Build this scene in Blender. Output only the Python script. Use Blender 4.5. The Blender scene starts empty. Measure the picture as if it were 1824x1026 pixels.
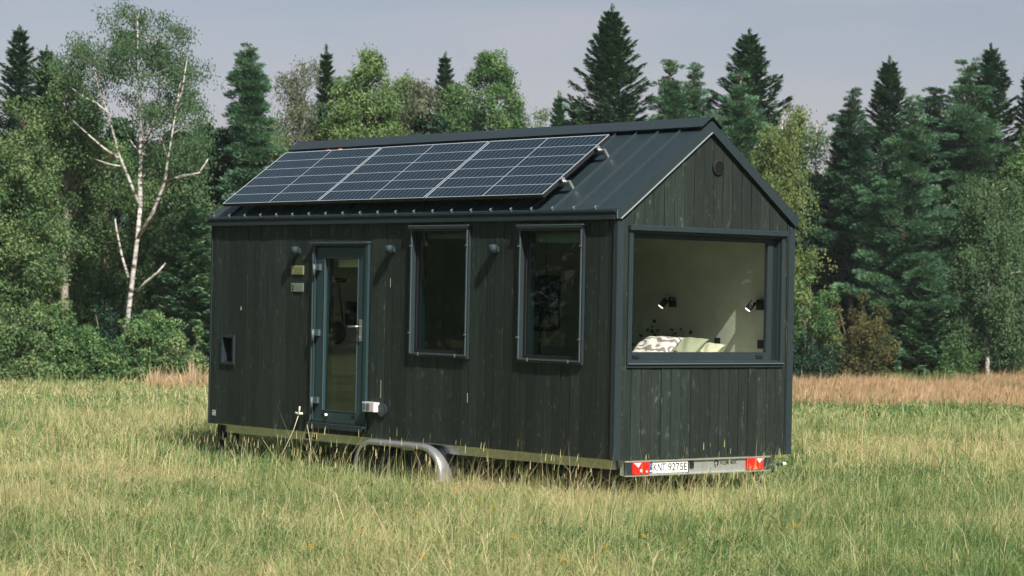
import bpy, math, random
import numpy as np
from mathutils import Vector, Matrix

random.seed(7)
RNG = np.random.default_rng(11)
S = bpy.context.scene
C = S.collection

# ------------------------------------------------------------------ camera solve
CAM = np.array([25.8765, -16.7156, 1.606])
YAW, PITCH, ROLL, FPX = -0.87834, 0.003345, 0.018873, 4475.24


def cam_axes():
    f = np.array([math.sin(YAW) * math.cos(PITCH), math.cos(YAW) * math.cos(PITCH), math.sin(PITCH)])
    r = np.array([math.cos(YAW), -math.sin(YAW), 0.0])
    u = np.cross(r, f)
    c, s = math.cos(ROLL), math.sin(ROLL)
    return c * r + s * u, -s * r + c * u, f


CR, CU, CF = cam_axes()
FH = np.array([math.sin(YAW), math.cos(YAW)])      # horizontal forward
RH = np.array([math.cos(YAW), -math.sin(YAW)])     # horizontal right


def ray(px, py):
    return CF + (px - 912) / FPX * CR - (py - 513) / FPX * CU


L, W = 7.352, 2.5          # trailer house length and width
H1 = 2.395                 # underside of the eave fascia
HR = 3.431                 # ridge
GZ = -0.60                 # meadow under the house
SUN = Vector((0.90, -0.27, 0.94)).normalized()


def sstep(a, b, x):
    t = np.clip((x - a) / (b - a), 0, 1)
    return t * t * (3 - 2 * t)


_lat = np.random.default_rng(3).random((256, 256))


def vnoise(x, y):
    xi, yi = np.floor(x).astype(int), np.floor(y).astype(int)
    fx, fy = x - xi, y - yi
    fx, fy = fx * fx * (3 - 2 * fx), fy * fy * (3 - 2 * fy)
    g = lambda a, b: _lat[a % 256, b % 256]
    return (g(xi, yi) * (1 - fx) + g(xi + 1, yi) * fx) * (1 - fy) + (g(xi, yi + 1) * (1 - fx) + g(xi + 1, yi + 1) * fx) * fy


def fbm(x, y):
    return (vnoise(x, y) + .5 * vnoise(2.1 * x + 7, 2.1 * y + 3) + .25 * vnoise(4.3 * x + 1, 4.3 * y + 9)) / 1.75


def depth_lat(x, y):
    dx, dy = x - CAM[0], y - CAM[1]
    return dx * FH[0] + dy * FH[1], dx * RH[0] + dy * RH[1]


def ground(x, y):
    x, y = np.asarray(x, float), np.asarray(y, float)
    d, l = depth_lat(x, y)
    z = GZ - 0.92 * sstep(33, 86, d)
    return z + 0.10 * (fbm(x * .23, y * .23) - .5) * sstep(5, 9, np.hypot(x - 3.7, y - 1.2))


def world(d, px):
    l = (px - 912) / FPX * d
    return CAM[0] + d * FH[0] + l * RH[0], CAM[1] + d * FH[1] + l * RH[1]


# ------------------------------------------------------------------ materials
def new_mat(name):
    m = bpy.data.materials.new(name)
    m.use_nodes = True
    nt = m.node_tree
    nt.nodes.clear()
    out = nt.nodes.new('ShaderNodeOutputMaterial')
    return m, nt, out


def N(nt, t, **kw):
    n = nt.nodes.new(t)
    for k, v in kw.items():
        setattr(n, k, v)
    return n


def plain(name, col, rough=.5, metal=0., bump=0., bscale=60., var=0., spec=.5):
    m, nt, out = new_mat(name)
    b = N(nt, 'ShaderNodeBsdfPrincipled')
    b.inputs['Base Color'].default_value = (*col, 1)
    b.inputs['Roughness'].default_value = rough
    b.inputs['Metallic'].default_value = metal
    b.inputs['Specular IOR Level'].default_value = spec
    if bump or var:
        tc = N(nt, 'ShaderNodeTexCoord')
        nz = N(nt, 'ShaderNodeTexNoise')
        nz.inputs['Scale'].default_value = bscale
        nz.inputs['Detail'].default_value = 5
        nt.links.new(tc.outputs['Object'], nz.inputs['Vector'])
        if bump:
            bp = N(nt, 'ShaderNodeBump')
            bp.inputs['Strength'].default_value = bump
            bp.inputs['Distance'].default_value = .01
            nt.links.new(nz.outputs[0], bp.inputs['Height'])
            nt.links.new(bp.outputs[0], b.inputs['Normal'])
        if var:
            r = N(nt, 'ShaderNodeValToRGB')
            r.color_ramp.elements[0].position = .3
            r.color_ramp.elements[1].position = .7
            r.color_ramp.elements[0].color = (*[c * (1 - var) for c in col], 1)
            r.color_ramp.elements[1].color = (*[min(1, c * (1 + var)) for c in col], 1)
            nt.links.new(nz.outputs[0], r.inputs[0])
            nt.links.new(r.outputs[0], b.inputs['Base Color'])
    nt.links.new(b.outputs[0], out.inputs[0])
    return m


def ramp(nt, stops):
    r = N(nt, 'ShaderNodeValToRGB')
    cr = r.color_ramp
    while len(cr.elements) < len(stops):
        cr.elements.new(.5)
    for e, (p, c) in zip(cr.elements, stops):
        e.position = p
        e.color = (*c, 1)
    return r


def leaf_mat(name, stops, transl=.35, tcol=1.25):
    m, nt, out = new_mat(name)
    at = N(nt, 'ShaderNodeAttribute', attribute_name='tint')
    r = ramp(nt, stops)
    nt.links.new(at.outputs['Fac'], r.inputs[0])
    d = N(nt, 'ShaderNodeBsdfDiffuse')
    t = N(nt, 'ShaderNodeBsdfTranslucent')
    mx = N(nt, 'ShaderNodeMixShader')
    mx.inputs[0].default_value = transl
    nt.links.new(r.outputs[0], d.inputs[0])
    mul = N(nt, 'ShaderNodeMix', data_type='RGBA', blend_type='MULTIPLY')
    mul.inputs[0].default_value = 1
    mul.inputs[7].default_value = (tcol, tcol * 1.05, tcol * .6, 1)
    nt.links.new(r.outputs[0], mul.inputs[6])
    nt.links.new(mul.outputs[2], t.inputs[0])
    nt.links.new(d.outputs[0], mx.inputs[1])
    nt.links.new(t.outputs[0], mx.inputs[2])
    nt.links.new(mx.outputs[0], out.inputs[0])
    return m


def wood_mat(name, dark, light, knot, axis='z', rough=.6):
    """Stained softwood boards: long grain along z, per-board tint, pale knots and scuffs."""
    m, nt, out = new_mat(name)
    tc = N(nt, 'ShaderNodeTexCoord')
    at = N(nt, 'ShaderNodeAttribute', attribute_name='tint')
    off = N(nt, 'ShaderNodeCombineXYZ')
    mo = N(nt, 'ShaderNodeMath', operation='MULTIPLY')
    mo.inputs[1].default_value = 37.
    nt.links.new(at.outputs['Fac'], mo.inputs[0])
    nt.links.new(mo.outputs[0], off.inputs[2])
    add = N(nt, 'ShaderNodeVectorMath', operation='ADD')
    nt.links.new(tc.outputs['Object'], add.inputs[0])
    nt.links.new(off.outputs[0], add.inputs[1])
    mp = N(nt, 'ShaderNodeMapping')
    mp.inputs['Scale'].default_value = (26, 26, 1.1)
    nt.links.new(add.outputs[0], mp.inputs[0])
    g = N(nt, 'ShaderNodeTexNoise')
    g.inputs['Scale'].default_value = 1.6
    g.inputs['Detail'].default_value = 6
    g.inputs['Roughness'].default_value = .65
    nt.links.new(mp.outputs[0], g.inputs['Vector'])
    r = ramp(nt, [(.3, dark), (.75, light)])
    nt.links.new(g.outputs[0], r.inputs[0])
    # knots / worn specks
    mp2 = N(nt, 'ShaderNodeMapping')
    mp2.inputs['Scale'].default_value = (9, 9, 4.2)
    nt.links.new(add.outputs[0], mp2.inputs[0])
    k = N(nt, 'ShaderNodeTexNoise')
    k.inputs['Scale'].default_value = 1.7
    k.inputs['Detail'].default_value = 7
    k.inputs['Roughness'].default_value = .72
    nt.links.new(mp2.outputs[0], k.inputs['Vector'])
    kr = ramp(nt, [(.575, (0, 0, 0)), (.74, (1, 1, 1))])
    nt.links.new(k.outputs[0], kr.inputs[0])
    mk = N(nt, 'ShaderNodeMix', data_type='RGBA')
    nt.links.new(kr.outputs[0], mk.inputs[0])
    nt.links.new(r.outputs[0], mk.inputs[6])
    mk.inputs[7].default_value = (*knot, 1)
    # per-board brightness
    mr = N(nt, 'ShaderNodeMapRange')
    mr.inputs['To Min'].default_value = .74
    mr.inputs['To Max'].default_value = 1.30
    nt.links.new(at.outputs['Fac'], mr.inputs[0])
    mul = N(nt, 'ShaderNodeMix', data_type='RGBA', blend_type='MULTIPLY')
    mul.inputs[0].default_value = 1
    nt.links.new(mk.outputs[2], mul.inputs[6])
    cmb = N(nt, 'ShaderNodeCombineColor')
    for i in range(3):
        nt.links.new(mr.outputs[0], cmb.inputs[i])
    nt.links.new(cmb.outputs[0], mul.inputs[7])
    b = N(nt, 'ShaderNodeBsdfPrincipled')
    b.inputs['Roughness'].default_value = rough
    b.inputs['Specular IOR Level'].default_value = .35
    nt.links.new(mul.outputs[2], b.inputs['Base Color'])
    bp = N(nt, 'ShaderNodeBump')
    bp.inputs['Strength'].default_value = .5
    bp.inputs['Distance'].default_value = .004
    nt.links.new(g.outputs[0], bp.inputs['Height'])
    nt.links.new(bp.outputs[0], b.inputs['Normal'])
    nt.links.new(b.outputs[0], out.inputs[0])
    return m


def glass_mat(name, tint=(.92, .95, .93), k=2.4):
    m, nt, out = new_mat(name)
    fr = N(nt, 'ShaderNodeFresnel')
    fr.inputs[0].default_value = 1.5
    mm = N(nt, 'ShaderNodeMath', operation='MULTIPLY', use_clamp=True)
    mm.inputs[1].default_value = k
    geo = N(nt, 'ShaderNodeNewGeometry')
    inv = N(nt, 'ShaderNodeMath', operation='SUBTRACT')
    inv.inputs[0].default_value = 1
    nt.links.new(geo.outputs['Backfacing'], inv.inputs[1])
    ff = N(nt, 'ShaderNodeMath', operation='MULTIPLY')
    nt.links.new(fr.outputs[0], ff.inputs[0])
    nt.links.new(inv.outputs[0], ff.inputs[1])
    nt.links.new(ff.outputs[0], mm.inputs[0])
    t = N(nt, 'ShaderNodeBsdfTransparent')
    t.inputs[0].default_value = (*tint, 1)
    g = N(nt, 'ShaderNodeBsdfGlossy')
    g.inputs['Roughness'].default_value = .0
    mx = N(nt, 'ShaderNodeMixShader')
    nt.links.new(mm.outputs[0], mx.inputs[0])
    nt.links.new(t.outputs[0], mx.inputs[1])
    nt.links.new(g.outputs[0], mx.inputs[2])
    nt.links.new(mx.outputs[0], out.inputs[0])
    return m


def ground_mat():
    m, nt, out = new_mat('meadow_soil')
    tc = N(nt, 'ShaderNodeTexCoord')
    nz = N(nt, 'ShaderNodeTexNoise')
    nz.inputs['Scale'].default_value = .6
    nz.inputs['Detail'].default_value = 10
    nt.links.new(tc.outputs['Object'], nz.inputs['Vector'])
    r = ramp(nt, [(.3, (.045, .06, .02)), (.55, (.10, .12, .045)), (.75, (.17, .15, .075))])
    nt.links.new(nz.outputs[0], r.inputs[0])
    d = N(nt, 'ShaderNodeBsdfDiffuse')
    nt.links.new(r.outputs[0], d.inputs[0])
    nt.links.new(d.outputs[0], out.inputs[0])
    return m


def bark_birch():
    m, nt, out = new_mat('birch_bark')
    tc = N(nt, 'ShaderNodeTexCoord')
    mp = N(nt, 'ShaderNodeMapping')
    mp.inputs['Scale'].default_value = (3, 3, 9)
    nt.links.new(tc.outputs['Object'], mp.inputs[0])
    nz = N(nt, 'ShaderNodeTexNoise')
    nz.inputs['Scale'].default_value = 1.
    nz.inputs['Detail'].default_value = 5
    nt.links.new(mp.outputs[0], nz.inputs['Vector'])
    r = ramp(nt, [(.38, (.07, .06, .055)), (.46, (.33, .30, .275)), (.60, (.53, .495, .46))])
    nt.links.new(nz.outputs[0], r.inputs[0])
    d = N(nt, 'ShaderNodeBsdfDiffuse')
    nt.links.new(r.outputs[0], d.inputs[0])
    nt.links.new(d.outputs[0], out.inputs[0])
    return m


M = {
    'clad': wood_mat('dark_stained_boards', (.0065, .0120, .0102), (.027, .0365, .0300), (.110, .122, .102)),
    'ply': plain('pale_plywood', (.54, .55, .46), .55, 0, .04, 5, .10),
    'metal': plain('anthracite_sheet_metal', (.019, .032, .038), .38, 0, .05, 8, .12, .36),
    'trim': plain('anthracite_trim', (.022, .033, .038), .44, 0, .04, 20, .10, .38),
    'edge': plain('sunlit_tone_edge', (.10, .12, .125), .45, .1),  # lighter trim tone, paints the sun caught along folded edges
    'seam': plain('sunlit_tone_seam', (.026, .041, .047), .35),  # lighter than the roof sheet: sunlit seam sides put into the colour
    'lampgrey': plain('grey_blue_lamp_paint', (.020, .034, .041), .65, 0, 0, 5, 0, .3),
    'frame': plain('anthracite_frame', (.021, .047, .053), .40),
    'dark': plain('black_plastic', (.010, .011, .011), .5),
    'black': plain('matt_black', (.008, .008, .008), .65),
    'alu': plain('aluminium', (.62, .63, .64), .32, .9),
    'clip': plain('grey_clip', (.075, .10, .11), .45, .1),
    'clip_light': plain('light_grey_clip', (.22, .26, .27), .45, .2),
    'galv': plain('galvanised_steel', (.56, .58, .57), .27, .95, .04, 12, .10),
    'fender': plain('galvanised_fender', (.47, .47, .49), .36, .75, .02, 12, .06),
    'galvlight': plain('galvanised_tail_bar', (.62, .63, .62), .34, .7, .02, 12, .05),
    'glass': glass_mat('window_glass'),
    'screenglass': glass_mat('glass_behind_fly_screen', (.60, .68, .66), 1.3),
    'cell': plain('solar_cells', (.009, .020, .029), .24, 0, 0, 5, .10, .28),
    'line': plain('cell_gap_lines', (.40, .45, .50), .5),
    'bus': plain('fine_busbars', (.085, .11, .14), .5),
    'white': plain('white_fabric', (.72, .72, .68), .8),
    'blind': plain('pale_roller_blind', (.76, .80, .77), .75),
    'rubber': plain('tyre_rubber', (.015, .015, .015), .8, 0, .3, 50),
    'red': plain('red_lens', (.55, .02, .015), .25),
    'amber': plain('pale_lens', (.75, .62, .58), .2),
    'orange': plain('orange_plastic', (.75, .20, .03), .4),
    'plate': plain('number_plate_white', (.80, .79, .78), .35),
    'blue': plain('number_plate_blue', (.02, .09, .30), .4),
    'ink': plain('black_lettering', (.012, .012, .014), .5),
    'brass': plain('pale_green_brass', (.42, .44, .22), .35, .5),
    'brass_dim': plain('dull_engraving', (.17, .19, .10), .5),
    'steelplate': plain('brushed_plate', (.30, .35, .30), .4, .5),
    'rope': plain('pale_cord', (.55, .52, .38), .8),
    'socketgrey': plain('light_grey_plastic', (.55, .57, .56), .45),
    'socketlid': plain('tinted_socket_lid', (.10, .14, .14), .25),
    'pinklabel': plain('pink_label', (.70, .52, .52), .5),
    'linen': plain('linen_sheet', (.62, .60, .53), .85, 0, .2, 40),
    'olive': plain('olive_cushion', (.36, .36, .25), .85, 0, .25, 60),
    'beige': plain('beige_cushion', (.62, .56, .42), .85, 0, .25, 60),
    'soil': ground_mat(),
    'bark': plain('grey_brown_bark', (.16, .13, .10), .9, 0, .6, 12, .35),
    'palebark': plain('pale_grey_bark', (.30, .27, .23), .9, 0, .5, 12, .3),
    'pinebark': plain('orange_pine_bark', (.165, .115, .080), .9, 0, .6, 10, .35),
    'birch': bark_birch(),
    'yellow': plain('yellow_petals', (.75, .42, .02), .6),
    'emit': None,
}


def patterned_fabric():
    m, nt, out = new_mat('leaf_print_fabric')
    tc = N(nt, 'ShaderNodeTexCoord')
    w = N(nt, 'ShaderNodeTexWave', wave_type='RINGS')
    w.inputs['Scale'].default_value = 7
    w.inputs['Distortion'].default_value = 9
    w.inputs['Detail'].default_value = 1
    nt.links.new(tc.outputs['Object'], w.inputs['Vector'])
    r = ramp(nt, [(.50, (.78, .71, .69)), (.62, (.30, .22, .22))])
    nt.links.new(w.outputs[0], r.inputs[0])
    b = N(nt, 'ShaderNodeBsdfPrincipled')
    b.inputs['Roughness'].default_value = .85
    nt.links.new(r.outputs[0], b.inputs['Base Color'])
    nt.links.new(b.outputs[0], out.inputs[0])
    return m


M['pattern'] = patterned_fabric()
me_, nt_, out_ = new_mat('lit_lamp_bulb')
em_ = N(nt_, 'ShaderNodeEmission')
em_.inputs[0].default_value = (1, .78, .60, 1)
em_.inputs[1].default_value = 1.6
nt_.links.new(em_.outputs[0], out_.inputs[0])
M['emit'] = me_

LEAF = {
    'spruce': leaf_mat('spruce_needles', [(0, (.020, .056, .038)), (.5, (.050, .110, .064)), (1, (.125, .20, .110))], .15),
    'pine': leaf_mat('pine_needles', [(0, (.034, .092, .060)), (.5, (.095, .190, .110)), (1, (.205, .325, .175))], .2),
    'broad': leaf_mat('broadleaf_foliage', [(0, (.038, .094, .040)), (.5, (.120, .215, .086)), (1, (.28, .375, .16))]),
    'bright': leaf_mat('bright_maple_foliage', [(0, (.045, .105, .040)), (.5, (.150, .240, .092)), (1, (.38, .44, .20))]),
    'olive': leaf_mat('olive_foliage', [(0, (.040, .090, .040)), (.5, (.135, .212, .092)), (1, (.31, .37, .17))]),
    'birch': leaf_mat('birch_foliage', [(0, (.042, .092, .052)), (.5, (.104, .172, .084)), (1, (.21, .28, .135))], .35),
    'yellow': leaf_mat('yellowing_birch_foliage', [(0, (.062, .115, .042)), (.5, (.160, .220, .084)), (1, (.33, .34, .135))], .4),
    'brown': leaf_mat('browning_shrub_foliage', [(0, (.040, .054, .026)), (.5, (.115, .120, .052)), (1, (.25, .19, .085))]),
    'grey': leaf_mat('greyish_thin_foliage', [(0, (.075, .105, .060)), (.5, (.150, .170, .105)), (1, (.26, .26, .16))], .35),
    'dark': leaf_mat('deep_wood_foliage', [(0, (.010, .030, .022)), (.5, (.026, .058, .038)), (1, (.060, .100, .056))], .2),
    'grass': leaf_mat('meadow_grass_blades', [(0, (.045, .125, .045)), (.30, (.165, .262, .095)), (.62, (.38, .42, .18)), (.85, (.57, .52, .28)), (1, (.64, .50, .32))], .35, 1.0),
    'dry': leaf_mat('dry_russet_grass', [(0, (.15, .21, .08)), (.35, (.42, .30, .17)), (1, (.58, .38, .24))], .25, 1.0),
    'stalk': leaf_mat('dry_stalks', [(0, (.28, .20, .12)), (1, (.56, .44, .30))], .15, 1.0),
    'tuft': leaf_mat('lush_green_blades', [(0, (.040, .110, .036)), (.5, (.115, .215, .066)), (1, (.28, .34, .13))], .35, 1.0),
}


# ------------------------------------------------------------------ object helpers
def tag(o, label=None, cat=None, group=None, kind=None):
    if label:
        o['label'] = label
    if cat:
        o['category'] = cat
    if group:
        o['group'] = group
    if kind:
        o['kind'] = kind
    return o


def link(o, parent=None):
    C.objects.link(o)
    if parent is not None:
        o.parent = parent
    return o


def empty(name, loc, label, cat, group=None):
    o = bpy.data.objects.new(name, None)
    o.empty_display_size = .3
    o.location = loc
    link(o)
    return tag(o, label, cat, group)


class MB:
    """Collects solid shapes into ONE mesh."""

    def __init__(s):
        s.v, s.f, s.m, s.t, s.sm = [], [], [], [], []

    def add(s, vs, fs, mi=0, tint=.5, smooth=False):
        o = len(s.v)
        s.v += [tuple(p) for p in vs]
        s.t += [tint] * len(vs)
        for f in fs:
            s.f.append([i + o for i in f])
            s.m.append(mi)
            s.sm.append(smooth)
        return s

    def box(s, x0, x1, y0, y1, z0, z1, mi=0, tint=.5):
        x0, x1 = sorted((x0, x1)); y0, y1 = sorted((y0, y1)); z0, z1 = sorted((z0, z1))
        return s.add([(x0, y0, z0), (x1, y0, z0), (x1, y1, z0), (x0, y1, z0), (x0, y0, z1), (x1, y0, z1), (x1, y1, z1), (x0, y1, z1)],
                     [(0, 3, 2, 1), (4, 5, 6, 7), (0, 1, 5, 4), (1, 2, 6, 5), (2, 3, 7, 6), (3, 0, 4, 7)], mi, tint)

    def prism(s, poly, a, b, axis, mi=0, tint=.5):
        """poly: 2-D outline in the two other axes, extruded a..b along axis."""
        n = len(poly)
        def P(q, w):
            p = list(q); p.insert(axis, w); return tuple(p)
        vs = [P(q, a) for q in poly] + [P(q, b) for q in poly]
        fs = [tuple(range(n - 1, -1, -1)), tuple(range(n, 2 * n))] + [(i, (i + 1) % n, n + (i + 1) % n, n + i) for i in range(n)]
        return s.add(vs, fs, mi, tint)

    def frame(s, u0, u1, v0, v1, w0, w1, t, axis, mi=0):
        """Rectangular frame (t = (left,right,bottom,top)) lying across `axis`; rails butt between stiles."""
        l, r, b, tp = t
        def B(a0, a1, c0, c1):
            if a1 - a0 < 1e-5 or c1 - c0 < 1e-5:
                return
            if axis == 1:
                s.box(a0, a1, w0, w1, c0, c1, mi)
            else:
                s.box(w0, w1, a0, a1, c0, c1, mi)
        B(u0, u0 + l, v0, v1); B(u1 - r, u1, v0, v1)
        B(u0 + l, u1 - r, v0, v0 + b); B(u0 + l, u1 - r, v1 - tp, v1)
        return s

    def tube(s, pts, rad, n=8, mi=0, cap=True, tint=.5):
        pts = [Vector(p) for p in pts]
        rad = rad if isinstance(rad, (list, tuple)) else [rad] * len(pts)
        vs, fs = [], []
        prev = None
        for i, p in enumerate(pts):
            d = (pts[min(i + 1, len(pts) - 1)] - pts[max(i - 1, 0)]).normalized()
            if prev is None:
                a = d.orthogonal().normalized()
            else:
                a = (prev - d * prev.dot(d)).normalized()
            prev = a
            b = d.cross(a)
            for k in range(n):
                t = 2 * math.pi * k / n
                vs.append(p + (a * math.cos(t) + b * math.sin(t)) * rad[i])
        for i in range(len(pts) - 1):
            for k in range(n):
                fs.append((i * n + k, i * n + (k + 1) % n, (i + 1) * n + (k + 1) % n, (i + 1) * n + k))
        s.add(vs, fs, mi, tint, True)
        if cap:
            o = len(s.v) - len(vs)
            s.f.append([o + k for k in range(n - 1, -1, -1)]); s.m.append(mi); s.sm.append(False)
            s.f.append([o + (len(pts) - 1) * n + k for k in range(n)]); s.m.append(mi); s.sm.append(False)
        return s

    def cyl(s, p0, p1, r, n=20, mi=0):
        return s.tube([p0, p1], r, n, mi)

    def build(s, name, mats, parent=None, origin=(0, 0, 0), bevel=0):
        me = bpy.data.meshes.new(name)
        ox, oy, oz = origin
        me.from_pydata([(x - ox, y - oy, z - oz) for x, y, z in s.v], [], s.f)
        mats = mats if isinstance(mats, (list, tuple)) else [mats]
        for m in mats:
            me.materials.append(m)
        me.polygons.foreach_set('material_index', s.m)
        me.polygons.foreach_set('use_smooth', s.sm)
        a = me.attributes.new('tint', 'FLOAT', 'POINT')
        a.data.foreach_set('value', s.t)
        me.update()
        o = bpy.data.objects.new(name, me)
        link(o, parent)
        if bevel:
            bv = o.modifiers.new('bevel', 'BEVEL')
            bv.width = bevel
            bv.segments = 1
            bv.limit_method = 'ANGLE'
        return o


def np_mesh(name, verts, quads, tris, tint, mat, smooth=False):
    me = bpy.data.meshes.new(name)
    nq, nt = len(quads), len(tris)
    me.vertices.add(len(verts))
    me.vertices.foreach_set('co', np.ascontiguousarray(verts, np.float32).ravel())
    li = np.concatenate([np.asarray(quads, np.int32).reshape(-1), np.asarray(tris, np.int32).reshape(-1)])
    me.loops.add(len(li))
    me.loops.foreach_set('vertex_index', li)
    me.polygons.add(nq + nt)
    st = np.concatenate([np.arange(nq, dtype=np.int32) * 4, nq * 4 + np.arange(nt, dtype=np.int32) * 3])
    me.polygons.foreach_set('loop_start', st)
    a = me.attributes.new('tint', 'FLOAT', 'POINT')
    a.data.foreach_set('value', np.ascontiguousarray(tint, np.float32))
    me.materials.append(mat)
    me.update(calc_edges=True)
    return me


def nrm(a):
    return a / np.maximum(np.linalg.norm(a, axis=-1, keepdims=True), 1e-9)


class Leaves:
    """Leaf-sized rhombs gathered into one crown mesh."""

    def __init__(s):
        s.c, s.d, s.n, s.l, s.w, s.t = [], [], [], [], [], []

    def add(s, c, d, n, l, w, t):
        k = len(c)
        s.c.append(c); s.d.append(nrm(d)); s.n.append(nrm(n))
        s.l.append(np.broadcast_to(l, k)); s.w.append(np.broadcast_to(w, k)); s.t.append(np.clip(np.broadcast_to(t, k), 0, 1))

    def build(s, name, mat, parent):
        c, d, n = map(np.concatenate, (s.c, s.d, s.n))
        l, w, t = map(np.concatenate, (s.l, s.w, s.t))
        side = nrm(np.cross(d, n))
        up = np.cross(side, d)
        l, w = l[:, None], w[:, None]
        v = np.stack([c - d * l * .5, c + side * w * .5 + up * w * .12, c + d * l * .5, c - side * w * .5 + up * w * .12], 1).reshape(-1, 3)
        q = np.arange(len(v)).reshape(-1, 4)
        me = np_mesh(name, v, q, np.zeros((0, 3), int), np.repeat(t, 4), mat)
        o = bpy.data.objects.new(name, me)
        return link(o, parent)


# ------------------------------------------------------------------ world, sun, camera
wd = bpy.data.worlds.new('World')
S.world = wd
wd.use_nodes = True
nt = wd.node_tree
nt.nodes.clear()
sky = N(nt, 'ShaderNodeTexSky', sky_type='NISHITA')
sky.sun_disc = False
sky.sun_elevation = math.asin(SUN.z)
sky.sun_rotation = math.atan2(SUN.x, SUN.y)
sky.air_density = 1.0
sky.dust_density = 1.2
sky.ozone_density = 1.6
hs = N(nt, 'ShaderNodeHueSaturation')
hs.inputs['Saturation'].default_value = .62
nt.links.new(sky.outputs[0], hs.inputs['Color'])
# thin high cloud veil, lilac towards the horizon
tc = N(nt, 'ShaderNodeTexCoord')
sep = N(nt, 'ShaderNodeSeparateXYZ')
nt.links.new(tc.outputs['Generated'], sep.inputs[0])
hz = ramp(nt, [(0.0, (1.02, .87, .91)), (.07, (.98, .86, .93)), (.13, (.75, .77, .84)), (.5, (.64, .74, .83))])
nt.links.new(sep.outputs['Z'], hz.inputs[0])
mul = N(nt, 'ShaderNodeMix', data_type='RGBA', blend_type='MULTIPLY')
mul.inputs[0].default_value = 1
nt.links.new(hs.outputs[0], mul.inputs[6])
nt.links.new(hz.outputs[0], mul.inputs[7])
mp = N(nt, 'ShaderNodeMapping')
mp.inputs['Scale'].default_value = (5, 5, 34)
mp.inputs['Rotation'].default_value = (.05, .04, .3)
nt.links.new(tc.outputs['Generated'], mp.inputs[0])
cn = N(nt, 'ShaderNodeTexNoise')
cn.inputs['Scale'].default_value = 1.3
cn.inputs['Detail'].default_value = 6
nt.links.new(mp.outputs[0], cn.inputs['Vector'])
cr = ramp(nt, [(.44, (0, 0, 0)), (.74, (.50, .50, .50))])
nt.links.new(cn.outputs[0], cr.inputs[0])
mixc = N(nt, 'ShaderNodeMix', data_type='RGBA')
nt.links.new(cr.outputs[0], mixc.inputs[0])
nt.links.new(mul.outputs[2], mixc.inputs[6])
mixc.inputs[7].default_value = (5.5, 5.3, 5.9, 1)
bg = N(nt, 'ShaderNodeBackground')
bg.inputs[1].default_value = .058
nt.links.new(mixc.outputs[2], bg.inputs[0])
wo = N(nt, 'ShaderNodeOutputWorld')
nt.links.new(bg.outputs[0], wo.inputs[0])

sl = bpy.data.lights.new('sun', 'SUN')
sl.energy = 5.0
sl.angle = math.radians(.5)
sl.color = (1, .95, .86)
so = bpy.data.objects.new('sun', sl)
so.rotation_euler = SUN.to_track_quat('Z', 'Y').to_euler()
link(so)

cd = bpy.data.cameras.new('camera')
cd.sensor_width = 36
cd.lens = FPX / 1824 * 36
cd.clip_end = 3000
cd.dof.use_dof = True
cd.dof.focus_distance = 25.5
cd.dof.aperture_fstop = 5.0
co = bpy.data.objects.new('camera', cd)
mw = Matrix(((CR[0], CU[0], -CF[0], CAM[0]), (CR[1], CU[1], -CF[1], CAM[1]), (CR[2], CU[2], -CF[2], CAM[2]), (0, 0, 0, 1)))
co.matrix_world = mw
link(co)
S.camera = co
S.view_settings.view_transform = 'Standard'
S.view_settings.look = 'None'
S.view_settings.exposure = 0.7
S.view_settings.gamma = 1

# ------------------------------------------------------------------ ground sheet
def build_ground():
    a = np.concatenate([np.linspace(-600, -60, 10)[:-1], np.linspace(-60, 60, 121), np.linspace(60, 600, 10)[1:]])
    cx, cy = world(45, 912)
    X, Y = np.meshgrid(a + cx, a + cy, indexing='ij')
    Z = ground(X, Y)
    v = np.stack([X, Y, Z], -1).reshape(-1, 3)
    n = len(a)
    i, j = np.meshgrid(np.arange(n - 1), np.arange(n - 1), indexing='ij')
    q = np.stack([i * n + j, (i + 1) * n + j, (i + 1) * n + j + 1, i * n + j + 1], -1).reshape(-1, 4)
    me = np_mesh('meadow_ground', v, q, np.zeros((0, 3), int), np.full(len(v), .5), M['soil'])
    o = bpy.data.objects.new('meadow_ground', me)
    link(o)
    tag(o, kind='structure')


build_ground()


# ------------------------------------------------------------------ grass
def blades(x, y, h, w, lean, laz, tint, z=None):
    n = len(x)
    z = ground(x, y) - .02 if z is None else z
    base = np.stack([x, y, z], 1)
    az = RNG.uniform(0, 2 * np.pi, n)
    wd_ = np.stack([np.cos(az), np.sin(az), np.zeros(n)], 1) * (w * .5)[:, None]
    ld = np.stack([np.cos(laz), np.sin(laz), np.zeros(n)], 1)
    hv, lv = h[:, None], lean[:, None]
    up = np.array([0, 0, 1.])
    mid = base + up * hv * (.62 - .12 * lv) + ld * hv * lv * .30
    tip = base + up * hv * np.clip(1 - .42 * lv, .16, 1) + ld * hv * lv * .95
    v = np.stack([base - wd_, base + wd_, mid + wd_ * .8, mid - wd_ * .8, tip], 1).reshape(-1, 3)
    o = np.arange(n) * 5
    q = np.stack([o, o + 1, o + 2, o + 3], 1)
    t = np.stack([o + 3, o + 2, o + 4], 1)
    return v, q, t, np.repeat(np.clip(tint, 0, 1), 5)


def join(parts):
    V, Q, T, A, k = [], [], [], [], 0
    for v, q, t, a in parts:
        V.append(v); Q.append(q + k); T.append(t + k); A.append(a); k += len(v)
    return np.concatenate(V), np.concatenate(Q), np.concatenate(T), np.concatenate(A)


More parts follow.
